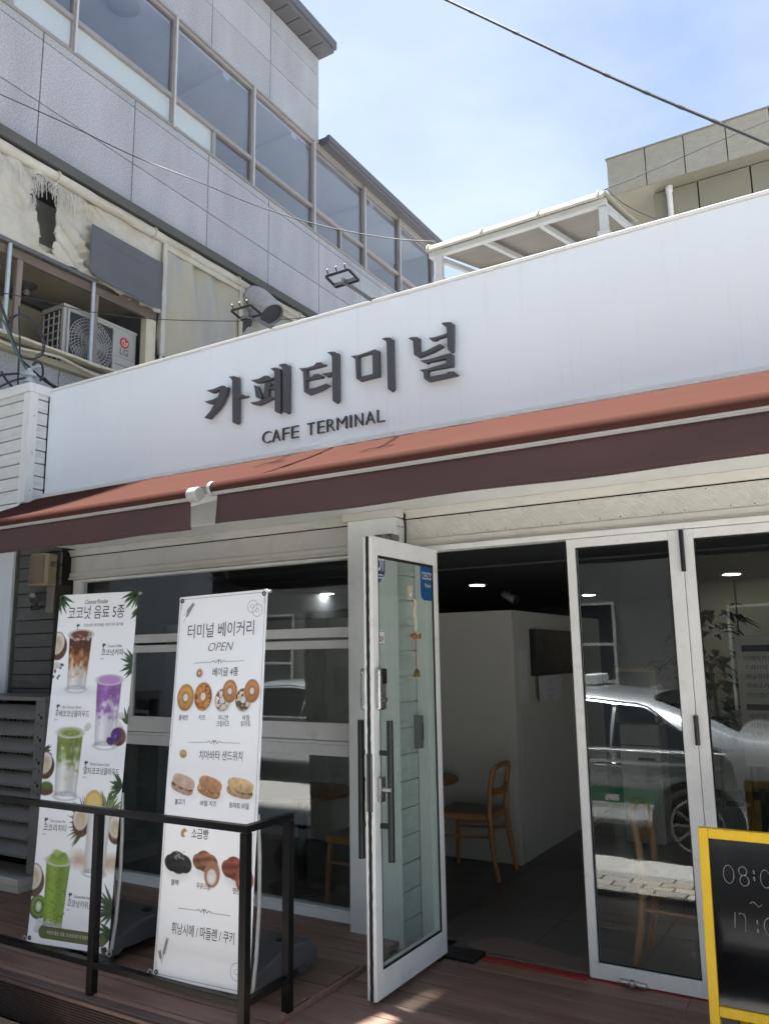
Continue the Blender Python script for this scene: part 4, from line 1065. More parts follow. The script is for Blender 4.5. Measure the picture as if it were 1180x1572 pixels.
# ------------------------------------------------------------------ cables
def cable(name,label,pts,r,m='cable',seg=8,lumps=None,group=None,wind=0):
    P=[Vector(p) for p in pts]
    # smooth through the points
    out=[]
    n=len(P)
    for i in range(n-1):
        p0=P[max(i-1,0)];p1=P[i];p2=P[i+1];p3=P[min(i+2,n-1)]
        for k in range(10):
            t=k/10; out.append(.5*((2*p1)+(p2-p0)*t+(2*p0-5*p1+4*p2-p3)*t*t+(3*p1-p0-3*p2+p3)*t**3))
    out.append(P[-1])
    b=MB().tube(out,r,seg); 
    if lumps:
        for k in range(lumps):
            i=int((k+.5)*len(out)/lumps); d=(out[min(i+1,len(out)-1)]-out[i-1]).normalized()
            b.tube([out[i]-d*.035,out[i],out[i]+d*.035],[r*1.05,r*1.28,r*1.05],seg)
    o=b.build(name,M[m],None,base=P[0],smooth=True)
    return tag(o,label,'cable',group)
ca,cbp,cc=at(600,-40,1,.8),at(930,115,1,.8),at(1240,248,1,.8)
d=(cc-ca); cable('overhead_cable','thick black overhead cable crossing the sky at upper right',[ca-d*.6,ca,cbp,cc,cc+d*.7],.0105,lumps=19)
cable('wire','thin wire crossing the grey stone panels towards the roof canopy',[at(-60,118,0,-6.1),at(100,189,0,-5.6),at(200,237,0,-5.2),at(300,277,0,-4.7),at(400,318,0,-4.3),at(500,348,0,-3.8),at(600,366,0,-3.25),at(668,371,1,1.5)],.0045,group=None)
cable('wire','thin wire sagging across the balcony opening above the sign',[at(-30,444,0,-6.3),at(60,460,0,-6.3),at(135,478,0,-6.25),at(240,490,0,-6.2),at(370,493,0,-6.15),at(430,491,0,-6.1),at(520,482,0,-6.0)],.0045)
cable('wire','thin wire running in front of the beige parapet',[at(925,292,1,1.6),at(1000,262,1,3),at(1090,222,1,4.2),at(1240,160,1,5.6)],.004)
cable('wire','thin wire hanging from the canopy to the beige wall',[at(930,290,1,1.7),at(960,315,1,2.6),at(1010,338,1,4.0),at(1060,352,1,5.0)],.004)
def px(pts,x): return [at(a,b,0,x) for a,b in pts]
cable('cable_coil','loose black cable coiled into a loop left of the air conditioner',px([(14,494),(18,487),(30,483),(42,486),(55,498),(65,514),(69,528),(66,543),(58,549),(46,551),(34,548),(29,540)],-5.9),.0075)
cable('cable_coil','second thinner black cable loop beside the air conditioner',px([(14,497),(28,484),(44,489),(56,503),(64,521),(66,538),(55,547)],-5.87),.005)
cable('service_cable','green tinted cable running from the left edge down behind the pier',px([(-12,470),(0,484),(8,497),(15,516),(24,538),(34,556),(44,570),(50,580)],-5.8),.009,'cable_green')
cable('service_cable','thick black cable slanting down to the insulator on the pier',px([(-14,420),(0,462),(8,484),(16,510),(24,530),(30,548),(50,568),(70,585),(88,597)],-5.84),.010)
cable('service_cable','black cable hanging straight down behind the wooden post',px([(30,470),(30,500),(31,530),(29,560),(28,590)],-6.2),.008)
cable('service_cable','black cable bowed over the pier top at the left edge',px([(-20,590),(0,577),(20,574),(38,573),(44,578),(40,590),(30,600)],-5.75),.009)
cable('service_cable','short black cable end poking up from the pier top',px([(2,570),(10,583),(16,590),(24,602)],-5.73),.010)
cable('service_cable','curved black cable hook beside the insulator',px([(51,560),(56,556),(62,557),(66,565),(66,576),(62,584)],-5.76),.010)
cable('service_cable','black cable crossing low over the pier cap',px([(-10,600),(4,592),(22,584),(40,580)],-5.72),.008)
cable('service_cable','bundle of black cable ends lying on the fascia corner',px([(68,580),(76,588),(86,594),(94,598)],-5.6),.012)
ins=thing('insulator','small grey line insulator standing on the white pier','insulator',(-5.62,-.3,3.75))
c=at(46,575,0,-5.6); 
ins.location=(c.x,c.y,c.z-.08); BASE[ins.name]=ins.location.copy()
MB().lathe((c.x,c.y,c.z-.08),[(.02,0),(.045,.01),(.045,.03),(.025,.04),(.025,.055),(.05,.065),(.05,.085),(.028,.095),(.02,.13),(0,.135)],14).build('body',M['galv'],ins,smooth=True)
MB().bar((c.x-.09,c.y-.02,c.z+.02),(c.x+.10,c.y+.02,c.z+.06),.018,.018).build('crossbar',M['galv'],ins)

# ================================================================== THINGS ON THE LEFT WALL
sp=thing('wall_speaker','bronze wall speaker under the awning above the camera','speaker',(-5.7,-.06,2.2))
x0_,x1_,z0_,z1_=-5.745,-5.475,2.185,2.44
x0_,x1_=-5.745,-5.51
pr_=[(x0_+(x1_-x0_)*k/10, -.19-.045*math.sin(math.pi*k/10)) for k in range(11)]
MB().prism([(x,y,z0_) for x,y in pr_]+[(x1_-.03,-.09,z0_),(x0_+.03,-.09,z0_)],(0,0,z1_-z0_)).build('cabinet',M['speaker_gold'],sp,bevel=.005)
g=MB(); pg=[(x0_+.028+(x1_-x0_-.056)*k/10, -.196-.045*math.sin(math.pi*(.12+.76*k/10))) for k in range(11)]
g.prism([(x,y,z0_+.014) for x,y in pg]+[(x,y+.006,z0_+.014) for x,y in reversed(pg)],(0,0,z1_-z0_-.028)); g.build('grille',M['speaker'],sp)
MB().box(x0_+.09,x0_+.14,-.2445,-.2415,z0_+.025,z0_+.034).build('badge',M['logo_red'],sp)
MB().box(x0_+.08,x1_-.08,-.0895,-.053,z0_+.06,z1_-.06).build('bracket',M['black_metal'],sp)
MB().box(x1_-.02,x1_+.03,-.16,-.14,z0_+.15,z0_+.19).build('bracket',M['grey_metal'],sp)
cc_=thing('security_camera','small grey bullet security camera on the dark planks beside the banner','security camera',(-5.85,-.06,2.08))
MB().lathe((-5.85,-.052,2.085),[(0,-.02),(.045,-.02),(.048,0)],18,(0,1,0)).build('base',M['grey_metal'],cc_,smooth=True)
MB().tube([(-5.85,-.07,2.085),(-5.84,-.10,2.085),(-5.82,-.115,2.09)],.014,10).build('arm',M['grey_metal'],cc_,smooth=True)
MB().tube([(-5.83,-.10,2.098),(-5.75,-.145,2.085),(-5.70,-.172,2.077)],[.03,.032,.033],16).build('body',M['grey_metal'],cc_,smooth=True)
MB().tube([(-5.6995,-.1725,2.0768),(-5.690,-.177,2.075)],[.030,.030],16).build('lens',M['black_metal'],cc_,smooth=True)
MB().tube([(-5.84,-.11,2.13),(-5.75,-.16,2.122),(-5.68,-.195,2.113)],[.012,.02,.02],8).build('hood',M['grey_metal'],cc_,smooth=True)
MB().tube([(-5.85,-.075,2.05),(-5.82,-.10,2.015),(-5.76,-.09,2.01),(-5.70,-.07,2.03),(-5.60,-.06,2.07),(-5.55,-.055,2.10)],.006,6).build('lead',M['cable'],cc_,smooth=True)

lc=thing('louvre_cover','grey louvred metal cover round an outdoor unit at the left of the deck','louvred cover',(-5.7,-.25,LZ))
LX0,LX1,LY=-6.6,-5.105,-.45
MB().box(LX1-.10,LX1,LY,LY+.03,.15,1.315).build('post',M['louvre'],lc,bevel=.003)
MB().box(LX1-.028,LX1,LY+.031,-.08,.15,.19).box(LX1-.028,LX1,LY+.031,-.08,1.28,1.315).box(LX1-.03,LX1,-.11,-.079,.191,1.279).build('side_frame',M['louvre'],lc,bevel=.003)
MB().box(LX0,LX1+.01,LY-.008,-.06,1.3165,1.345).build('top_cap',M['louvre'],lc,bevel=.003)
hm=MB()
for i in range(4):
    for (dx,dz,r) in ((-.03,.0,.013),(-.055,.02,.008),(-.02,-.055,.007),(-.065,-.04,.006)):
        hm.lathe((LX1+dx,LY-.001,1.20-.155*i+dz),[(r,0),(0,.0005)],14,(0,-1,0))
hm.build('vent_hole',M['black_strip'],lc)['kind']='stuff'
for i in range(9):
    z=1.265-.118*i
    MB().add([(LX0,LY-.004,z),(LX1-.102,LY-.004,z),(LX1-.102,LY+.055,z-.0),(LX0,LY+.055,z)],[]).prism([(LX0,LY-.003,z-.075),(LX0,LY+.003,z-.082),(LX0,LY+.008,z-.078),(LX0,LY+.060,z+.012),(LX0,LY+.054,z+.016),(LX0,LY-.003,z-.060)],(LX1-.102-LX0,0,0)).build('slat',M['louvre'],lc)
MB().box(LX0,LX1-.12,LY+.13,-.09,.2,1.28).build('unit_casing',M['ac_white'],lc,bevel=.01)
g=MB()
for cz_ in (.98,.50):
    g.lathe((-5.62,LY+.129,cz_),[(.225,0),(0,.001)],32,(0,-1,0))
g.build('unit_recess',M['ac_dark'],lc)
g=MB()
for cz_ in (.98,.50):
    for r in (.04,.08,.12,.16,.2,.225): g.tube([(-5.62+r*math.cos(q),LY+.118,cz_+r*math.sin(q)) for q in [k*math.pi/14 for k in range(28)]],.004,4,closed=True)
    for k in range(24):
        q=k*math.pi/12; g.tube([(-5.62+.03*math.cos(q),LY+.118,cz_+.03*math.sin(q)),(-5.62+.225*math.cos(q+.3),LY+.118,cz_+.225*math.sin(q+.3))],.0035,4,caps=False)
g.build('unit_grille',M['ac_wire'],lc,recalc=False)['kind']='stuff'
tb_=thing('metal_tray','pale metal tray on the deck under the louvred cover','tray',(-5.6,-.5,LZ))
MB().box(-6.4,-5.18,-.52,-.10,LZ+.001,.045+LZ).box(-6.4,-5.18,-.525,-.515,LZ+.046,.125).box(-5.185,-5.175,-.51,-.10,LZ+.046,.125).build('tray',M['trim_cream'],tb_,bevel=.004)

# ================================================================== RAILING
rl=thing('railing','low black steel railing along the deck edge in front of the banners','railing',(-3.4,-1.38,LZ))
RX=-2.43
for x,y in ((-3.375,-1.385),(RX,-1.385),(RX,-1.085),(-5.2,-1.385)):
    MB().box(x-.0195,x+.0195,y-.0195,y+.0195,LZ-.01 if y<-1.2 and False else LZ-.002,.848).build('post',M['black_paint'],rl,bevel=.002)
MB().box(-6.4,RX+.020,-1.4045,-1.3655,.8495,.879).build('top_rail',M['black_paint'],rl,bevel=.002)
MB().box(RX-.0195,RX+.0195,-1.365,-1.065,.8495,.8785).build('top_rail',M['black_paint'],rl,bevel=.002)
for a,b in ((-6.4,-5.2205),(-5.18,-3.3955),(-3.3545,RX-.0205)): MB().box(a,b,-1.403,-1.367,.150,.178).build('lower_rail',M['black_paint'],rl,bevel=.002)
MB().box(RX-.017,RX+.017,-1.364,-1.106,.150,.178).build('lower_rail',M['black_paint'],rl,bevel=.002)

# ================================================================== BANNER STANDS
def lerp(a,b,t): return a+(b-a)*t
class Canvas:
    """a printed sheet, painted as an array of ink colours"""
    def __init__(s,w,h,bg):
        s.w,s.h=w,h; s.a=np.ones((h,w,3))*np.array(bg)
        s.U,s.V=np.meshgrid((np.arange(w)+.5)/w,(np.arange(h)+.5)/h); s.asp=h/w
        s.rng=np.random.default_rng(5)
    def noise(s,f,seed=0):
        r=np.random.default_rng(seed); g=r.random((int(f*s.asp)+3,int(f)+3)); x=s.U*f; y=s.V*f*s.asp
        xi=x.astype(int); yi=y.astype(int); xf=x-xi; yf=y-yi; xf=xf*xf*(3-2*xf); yf=yf*yf*(3-2*yf)
        return (g[yi,xi]*(1-xf)+g[yi,xi+1]*xf)*(1-yf)+(g[yi+1,xi]*(1-xf)+g[yi+1,xi+1]*xf)*yf
    def put(s,m,c):
        m=np.clip(m,0,1)[...,None]; c=np.asarray(c); s.a=s.a*(1-m)+c*m
    def local(s,cu,cv,rot=0):
        x=s.U-cu; y=(s.V-cv)*s.asp; c,d=math.cos(rot),math.sin(rot); return x*c+y*d,-x*d+y*c
    def ell(s,cu,cv,rx,ry,c,rot=0,soft=.012,al=1.0):
        x,y=s.local(cu,cv,rot); d=np.sqrt((x/rx)**2+(y/ry)**2); s.put(al*np.clip((1-d)*min(rx,ry)/soft+.5,0,1),c)
    def rect(s,u0,v0,u1,v1,c,al=1.0):
        s.put(al*((s.U>=u0)&(s.U<=u1)&(s.V>=v0)&(s.V<=v1)),c)
    def ring(s,cu,cv,rx,ry,w,c,rot=0,al=1):
        x,y=s.local(cu,cv,rot); d=np.sqrt((x/rx)**2+(y/ry)**2); s.put(al*np.clip(1.2-np.abs(d-1)*min(rx,ry)/w,0,1),c)
    def line(s,u0,v0,u1,v1,w,c,al=1):
        dx=u1-u0; dy=(v1-v0)*s.asp; L_=math.hypot(dx,dy); x=s.U-u0; y=(s.V-v0)*s.asp
        t=(x*dx+y*dy)/L_; d=np.abs(-x*dy+y*dx)/L_; s.put(al*np.clip(1.2-d/w,0,1)*((t>=0)&(t<=L_)),c)
    def leaf(s,u,v,ang,L_,w,c):
        cu=u+math.cos(ang)*L_/2; cv=v+math.sin(ang)*L_/2/s.asp
        x,y=s.local(cu,cv,ang); q=np.clip((x+L_/2)/L_,0,1); hw=w*np.sin(np.pi*q**.7)**.9
        s.put(np.clip((hw-np.abs(y))/.006+.5,0,1)*((x>-L_/2)&(x<L_/2)),np.array(c)*(1+.5*(y/w)[...,None]))
    def palm(s,u,v,a0,a1,n,L_,seed=1):
        r=random.Random(seed)
        for k in range(n):
            a=lerp(a0,a1,(k+.5)/n)+r.uniform(-.08,.08); g=r.uniform(.7,1.35)
            s.leaf(u,v,a,L_*r.uniform(.7,1.1),.017,(.040*g,.088*g,.035*g))
    def glass(s,u0,u1,v0,v1,stops,tap=.07,seed=1,mix=.35,foam=None):
        cu=(u0+u1)/2; hw0=(u1-u0)/2
        t=np.clip((s.V-v0)/(v1-v0),0,1); hw=hw0*(1-tap*2*t)
        x=(s.U-cu)/hw; m=np.clip((1-np.abs(x))*14,0,1)*((s.V>=v0)&(s.V<=v1))
        q=np.clip(t+(s.noise(34,seed)-.5)*mix*.35+(s.noise(14,seed+1)-.5)*mix*.35,0,1)
        ps=[p for p,_ in stops]; col=np.stack([np.interp(q,ps,[c[i] for _,c in stops]) for i in range(3)],-1)
        sh=.74+.34*np.exp(-((x+.35)/.35)**2)+.16*np.exp(-((x-.72)/.12)**2)-.22*np.clip(np.abs(x)-.8,0,1)*3
        col=np.clip(col*sh[...,None],0,.85); s.put(m,col)
        hb=.06*(v1-v0); s.put(m*np.clip((t-.90)*14,0,1)*.75,np.array((.52,.54,.57))*(.55+.75*s.noise(40,seed+3))[...,None])
        s.ell(cu,v0,hw0,hw0*.30,foam if foam else stops[0][1])
        s.ring(cu,v0,hw0*.98,hw0*.30,.010,(.62,.60,.58),al=.8)
        s.ring(cu,v1,hw0*(1-2*tap),hw0*.22,.010,(.40,.41,.43),al=.6)
    def coconut(s,cu,cv,r,rot=.3):
        s.ell(cu+.015,cv+.35*r/s.asp,r*1.0,r*1.12,(.075,.032,.018)); 
        n=s.noise(60,int(cu*100)+3); x,y=s.local(cu+.015,cv+.35*r/s.asp)
        s.put(((x/r)**2+(y/(r*1.1))**2<1)*(n>.6)*.5,(.16,.08,.045))
        s.ell(cu,cv,r*.86,r*1.0,(.10,.045,.025),rot); s.ell(cu,cv,r*.79,r*.92,(.72,.69,.64),rot); s.ell(cu,cv+.004,r*.55,r*.66,(.47,.36,.22),rot,soft=.05); s.ell(cu,cv+.012,r*.40,r*.45,(.58,.50,.38),rot,soft=.06)
def sheet(name,canvas,corner,parent,bulge=.006):
    """canvas as a sheet of little quads carrying the ink as a colour attribute"""
    BL,BR,TR,TL=[np.array(c) for c in corner]; w,h=canvas.w,canvas.h
    u=np.linspace(0,1,w+1); v=np.linspace(0,1,h+1); U,V=np.meshgrid(u,v)
    P=(TL*(1-U)[...,None]*(1-V)[...,None]+TR*U[...,None]*(1-V)[...,None]+BL*(1-U)[...,None]*V[...,None]+BR*U[...,None]*V[...,None])
    P[...,1]+=bulge*np.sin(np.pi*V)*np.cos(np.pi*(U-.5))+.003*np.sin(9*V+4*U)*np.sin(np.pi*V)
    P-=np.array(BASE[parent.name])
    idx=np.arange((w+1)*(h+1)).reshape(h+1,w+1)
    F=np.stack([idx[1:,:-1],idx[1:,1:],idx[:-1,1:],idx[:-1,:-1]],-1).reshape(-1,4)
    me=bpy.data.meshes.new(name); me.vertices.add((w+1)*(h+1)); me.vertices.foreach_set('co',P.reshape(-1))
    me.loops.add(F.size); me.loops.foreach_set('vertex_index',F.reshape(-1).astype(np.int32))
    me.polygons.add(len(F)); me.polygons.foreach_set('loop_start',np.arange(0,F.size,4,dtype=np.int32)); 
    me.update(calc_edges=True)
    at_=me.color_attributes.new('print','FLOAT_COLOR','CORNER')
    c=np.concatenate([canvas.a.reshape(-1,3),np.ones((w*h,1))],1); c=np.repeat(c,4,axis=0)
    at_.data.foreach_set('color',c.reshape(-1).astype(np.float32))
    me.polygons.foreach_set('use_smooth',[True]*len(F))
    me.materials.append(M['print'])
    return link_mesh(name,me,parent)
class Printer:
    def __init__(s,corner,bulge=.006): s.c=[Vector(c) for c in corner]; s.b=bulge; s.mb={}
    def P(s,u,v):
        BL,BR,TR,TL=s.c; p=TL*(1-u)*(1-v)+TR*u*(1-v)+BL*(1-u)*v+BR*u*v
        p=p.copy(); p.y+=s.b*math.sin(math.pi*v)*math.cos(math.pi*(u-.5))+.003*math.sin(9*v+4*u)*math.sin(math.pi*v)-.0016; return p
    def text(s,body,u,v,h,mat='print_text',width=None,shear=0,align='CENTER',bold=0):
        """h: em height in metres; width in metres; (u,v): baseline anchor on the sheet"""
        vs,fs=text_geo(body,shear,align,bold)
        if not vs: return
        W_=(s.c[1]-s.c[0]).length; H_=(s.c[3]-s.c[0]).length
        xs=[p[0] for p in vs]; kx=(width/(max(xs)-min(xs))) if width else h
        s.mb.setdefault(mat,MB()).add([s.P(u+p[0]*kx/W_, v-p[1]*h/H_) for p in vs],fs)
    def lines(s,pts,w,mat='print_line'):
        b=s.mb.setdefault(mat,MB()); W_=(s.c[1]-s.c[0]).length; H_=(s.c[3]-s.c[0]).length
        for (a,b0),(c,d) in zip(pts[:-1],pts[1:]):
            dx=(c-a)*W_; dy=(d-b0)*H_; L_=math.hypot(dx,dy) or 1; nx,ny=-dy/L_*w/2/W_,dx/L_*w/2/H_
            b.quad(s.P(a+nx,b0+ny),s.P(c+nx,d+ny),s.P(c-nx,d-ny),s.P(a-nx,b0-ny))
    def flush(s,parent):
        for m,b in s.mb.items(): b.build('print',M[m],parent,recalc=False)['kind']='stuff'
def stand(label,corner,canvas,draw):
    BL,BR,TR,TL=[Vector(c) for c in corner]; mid=(BL+BR)/2
    t=thing('banner_stand',label,'banner stand',(mid.x,mid.y+.2,LZ),'banner stands on the deck')
    sh=sheet('banner',canvas,corner,t)
    md=sh.modifiers.new('thickness','SOLIDIFY'); md.thickness=.0012; md.offset=-1
    pr=Printer(corner); draw(pr); pr.flush(t)
    # eyelets
    for u,v in ((.035,.012),(.965,.012),(.035,.988),(.965,.988)):
        p=pr.P(u,v); e=MB(); e.tube([(p.x+.009*math.cos(q),p.y-.001,p.z+.009*math.sin(q)) for q in [k*math.pi/7 for k in range(14)]],.0035,5,closed=True); e.build('eyelet',M['black_metal'],t,smooth=True)
    # crossbars, bowed arms and pole
    off=Vector((0,.03,0))
    MB().tube([TL+Vector((-.012,.012,-.012)),TR+Vector((.012,.012,-.012))],.008,8).build('crossbar',M['pole_grey'],t,smooth=True)
    MB().tube([BL+Vector((-.012,.012,.012)),BR+Vector((.012,.012,.012))],.008,8).build('crossbar',M['pole_grey'],t,smooth=True)
    base_c=Vector((mid.x+.04,mid.y+.30,LZ))
    mt=(TL+TR)/2
    MB().tube([base_c+Vector((0,0,.15)),Vector((mid.x+.01,mid.y+.20,.9)),mt+Vector((0,.03,-.02))],.0125,10).build('pole',M['pole_grey'],t,smooth=True)
    e=lerp(BR,TR,.0); f=lerp(BR,TR,.42)
    MB().tube([e+Vector((.004,.02,.02)),lerp(BR,TR,.08)+Vector((.006,.03,0)),lerp(BR,TR,.2)+Vector((.006,.035,0)),lerp(BR,TR,.32)+Vector((.003,.025,0)),f+Vector((-.01,.015,0))],.010,8).build('spring_arm',M['pole_grey'],t,smooth=True)
    # water tank foot
    w,dp=.235,.27
    b=MB(); cx_,cy_=base_c.x,base_c.y
    prof=[(-dp,.045),(-dp,.10),(-dp+.06,.125),(-.05,.165),(.05,.175),(dp-.06,.16),(dp,.12),(dp,.045),(dp-.09,.035),(dp-.12,.055),(-dp+.12,.055),(-dp+.09,.035)]
    b.prism([(cx_-w,cy_+y,LZ+z) for y,z in prof],(2*w,0,0))
    b.build('water_tank',M['tank'],t,bevel=.014,seg=3)
    for sx_ in (-.155,.155):
        MB().lathe((cx_+sx_,cy_-dp+.05,LZ),[(0,0),(.05,.0),(.055,.015),(.05,.05),(.0,.052)],18).build('foot',M['tank'],t,smooth=True)
        MB().lathe((cx_+sx_,cy_+dp-.05,LZ),[(0,0),(.05,.0),(.055,.015),(.05,.05),(.0,.052)],18).build('foot',M['tank'],t,smooth=True)
    MB().box(cx_-.03,cx_+.03,cy_-.03,cy_+.03,LZ+.165,LZ+.20).build('socket',M['tank'],t,bevel=.006)
    MB().lathe((cx_+.13,cy_+.1,LZ+.16),[(.03,0),(.03,.02),(0,.022)],14).build('filler_cap',M['black_metal'],t)
    # cord loops at the lower corners
    for p,s_ in ((BL,-1),(BR,1)):
        MB().tube([(p.x+s_*.016+.016*math.cos(q),p.y-.004,p.z+.012+.018*math.sin(q)) for q in [k*math.pi/6 for k in range(12)]],.003,5,closed=True).build('cord_loop',M['pole_grey'],t,smooth=True)
    return t
SH=(.90,.915,.945)
# ---- drinks banner
C1=Canvas(160,520,SH)
C1.put(np.clip(C1.noise(3,11)-.35,0,1)*.18,(.70,.72,.78))
def beans(C,u,v,n,seed,sp=.07):
    r=random.Random(seed)
    for k in range(n): C.ell(u+r.uniform(-sp,sp),v+r.uniform(-sp,sp)/C.asp,.014,.012,(.035,.018,.012),r.random()*3)
def cubes(C,u,v,n,seed,sp=.07,c=(.74,.72,.68)):
    r=random.Random(seed)
    for k in range(n):
        a=u+r.uniform(-sp,sp); b=v+r.uniform(-sp,sp)/C.asp; g=r.uniform(.85,1)
        C.ell(a,b,.030,.026,tuple(x*g*.8 for x in c),.6); C.ell(a-.005,b-.002,.024,.02,tuple(x*g for x in c),.6)
C1.palm(-.02,.0,.15,1.5,7,.24,2); C1.palm(1.02,-.005,1.5,2.9,9,.24,3); C1.palm(1.03,.05,1.7,2.7,4,.15,13)
C1.palm(1.06,.218,2.3,4.0,9,.22,4); C1.palm(1.0,.39,3.6,5.0,3,.16,5); C1.palm(-.03,.475,-.9,.8,6,.13,6)
C1.coconut(.02,.150,.115,.1); beans(C1,.06,.237,9,1); cubes(C1,.05,.215,3,3,.03)
C1.glass(.165,.470,.125,.290,[(0,(.10,.028,.018)),(.28,(.12,.032,.018)),(.45,(.36,.14,.05)),(.6,(.62,.42,.25)),(.75,(.74,.70,.66)),(1,(.77,.77,.78))],.10,3,.9,(.16,.06,.04))
for k in range(26):
    r=random.Random(k); C1.ell(.2+.23*r.random(),.122+.020*r.random(),.014,.008,r.choice([(.55,.42,.36),(.10,.03,.02),(.3,.12,.07)]),r.random()*3)
C1.ell(.34,.297,.2,.03,(.55,.56,.6),soft=.08,al=.5)
cubes(C1,.93,.385,6,7,.075); cubes(C1,.50,.405,2,9,.03)
C1.glass(.575,.895,.262,.452,[(0,(.42,.22,.56)),(.22,(.28,.11,.40)),(.36,(.36,.18,.48)),(.50,(.68,.58,.76)),(.62,(.76,.76,.82)),(1,(.78,.79,.83))],.09,5,.7,(.46,.27,.60))
C1.ell(.90,.425,.095,.085,(.18,.075,.05),.3); C1.ell(.87,.420,.066,.062,(.07,.025,.16)); C1.ell(.80,.438,.05,.035,(.06,.022,.14),.4); C1.ell(.86,.424,.02,.02,(.16,.08,.30)); beans(C1,.92,.44,4,12,.04)
C1.coconut(.02,.505,.105,.2); C1.ell(.06,.575,.085,.05,(.06,.09,.02)); C1.ell(.05,.585,.10,.045,(.10,.05,.03)); C1.ell(.06,.57,.06,.035,(.10,.15,.03),soft=.03)
C1.glass(.135,.465,.416,.598,[(0,(.27,.33,.08)),(.22,(.16,.24,.04)),(.38,(.28,.36,.12)),(.5,(.60,.64,.44)),(.62,(.77,.78,.76)),(1,(.80,.80,.80))],.09,8,.8,(.36,.42,.15))
C1.ring(.31,.418,.08,.02,.008,(.18,.24,.05)); C1.ring(.29,.42,.045,.012,.008,(.18,.24,.05))
C1.palm(1.0,.562,2.3,4.2,8,.17,21)
for k in range(70):
    r=random.Random(100+k); C1.leaf(.62,.67,r.uniform(2.2,4.6),r.uniform(.12,.30),.012,[(.10,.14,.05),(.16,.18,.08),(.06,.10,.03)][k%3])
for k in range(50):
    r=random.Random(300+k); C1.leaf(.85,.64,r.uniform(-2.4,-.4),r.uniform(.1,.24),.013,[(.10,.16,.05),(.2,.24,.1),(.07,.12,.03)][k%3])
C1.put(np.clip((C1.V-.735)*40,0,1)*np.clip((.80-C1.V)*40,0,1)*np.clip((C1.U-.40)*9,0,1)*np.clip((C1.U*.25+.62-C1.V)*30+3,0,1)*.85,np.array((.50,.36,.24))*(.75+.5*C1.noise(22,31))[...,None])
C1.coconut(.52,.655,.115,.1); C1.coconut(.965,.670,.105,-.2)
C1.ell(.66,.610,.11,.11,(.60,.40,.10)); C1.ell(.66,.610,.085,.085,(.72,.55,.22)); C1.ring(.66,.61,.10,.10,.008,(.65,.45,.12))
C1.glass(.60,.90,.635,.800,[(0,(.70,.72,.72)),(.5,(.74,.75,.76)),(1,(.70,.71,.73))],.06,15,.9,(.74,.75,.74))
C1.leaf(.85,.60,-1.2,.10,.022,(.06,.13,.03)); C1.leaf(.86,.60,-.4,.10,.022,(.08,.16,.04))
C1.coconut(.01,.825,.12,.2); C1.ell(.10,.905,.115,.105,(.09,.055,.03)); C1.ell(.105,.903,.098,.092,(.16,.26,.04)); C1.ell(.105,.903,.03,.04,(.68,.70,.55),soft=.03)
for k in range(16): C1.ell(.105+.055*math.cos(k*.393),.903+.055*math.sin(k*.393)/C1.asp,.006,.009,(.02,.02,.015),k*.393)
cubes(C1,.12,.955,6,17,.055,(.78,.78,.77))
C1.glass(.140,.455,.775,.955,[(0,(.24,.36,.05)),(.3,(.20,.34,.03)),(.7,(.26,.42,.04)),(.9,(.30,.44,.06)),(1,(.6,.65,.5))],.11,19,.5,(.26,.40,.05))
C1.put(((np.abs(C1.U-.30)<.14)&(C1.V>.79)&(C1.V<.94)&(C1.noise(70,41)>.80))*.7,(.05,.09,.01))
C1.ell(.30,.765,.11,.045,(.20,.33,.04)); C1.ell(.29,.757,.07,.03,(.34,.48,.12),.3,soft=.02); C1.ell(.33,.762,.05,.02,(.16,.27,.03),-.4,soft=.02)
C1.palm(1.03,.885,2.1,4.2,10,.26,8); C1.palm(1.03,.945,2.2,3.6,6,.22,18)
C1.put((np.abs(C1.V-.9675)<.0165)*(C1.U>.19)*(C1.U<.90)*1.0,(.115,.13,.05))
C1.ell(.19,.9675,.055,.055,(.115,.13,.05)); C1.ell(.90,.9675,.055,.055,(.115,.13,.05))
b1=[(-4.130,-1.200,.090),(-3.565,-1.130,.095),(-3.565,-1.020,1.985),(-4.130,-1.110,1.985)]
def palm_mark(p,u,v,s=1.0):
    for a in (.2,1.0,2.1,2.9,3.9): 
        p.lines([(u,v),(u+.022*s*math.cos(a),v-.0065*s*math.sin(a))],.005*s,'print_text')
    p.lines([(u,v),(u-.006,v+.010*s)],.003*s,'print_text'); p.lines([(u-.02,v+.0105*s),(u+.012,v+.0105*s)],.002*s,'print_text')
def draw1(p):
    p.text('Coconut Paradise',.48,.032,.036,'print_text',width=.165,shear=.45)
    p.text('코코넛 음료 5종',.49,.075,.085,'print_text',width=.41)
    p.text('코코넛의 부드러움, 다섯 가지 즐거움',.60,.1015,.021,'print_brown',width=.285); palm_mark(p,.275,.098)
    for u,v,en,ko,w in ((.60,.166,'Coconut Coffee','코코넛커피',.155),(.085,.366-.02,'Ube Coconut Cloud','우베코코넛클라우드',.245),(.50,.508,'Matcha Coconut Cloud','말차코코넛클라우드',.255),(.07,.672,'Coco Lychee Tea','코코리치티',.16),(.46,.868,'Coconut Kiwi Smoothie','코코넛키위스무디',.235)):
        palm_mark(p,u+.03,v-.006,1.1)
        p.text(en,u+.075,v,.021,'print_text',width=min(w*.66,.14),shear=.4,align='LEFT')
        p.text(ko,u,v+.0235,.041,'print_text',width=w,align='LEFT')
        p.lines([(u,v+.034),(u+.04,v+.034)],.0025,'print_text')
    p.text('자연의 좋은 선물, 코코넛으로 더 건강하고 맛있게',.57,.9705,.020,'print_white',width=.37); 
stand('drinks banner stand with coconut drinks in tall glasses, left of the bakery banner',b1,C1,draw1)
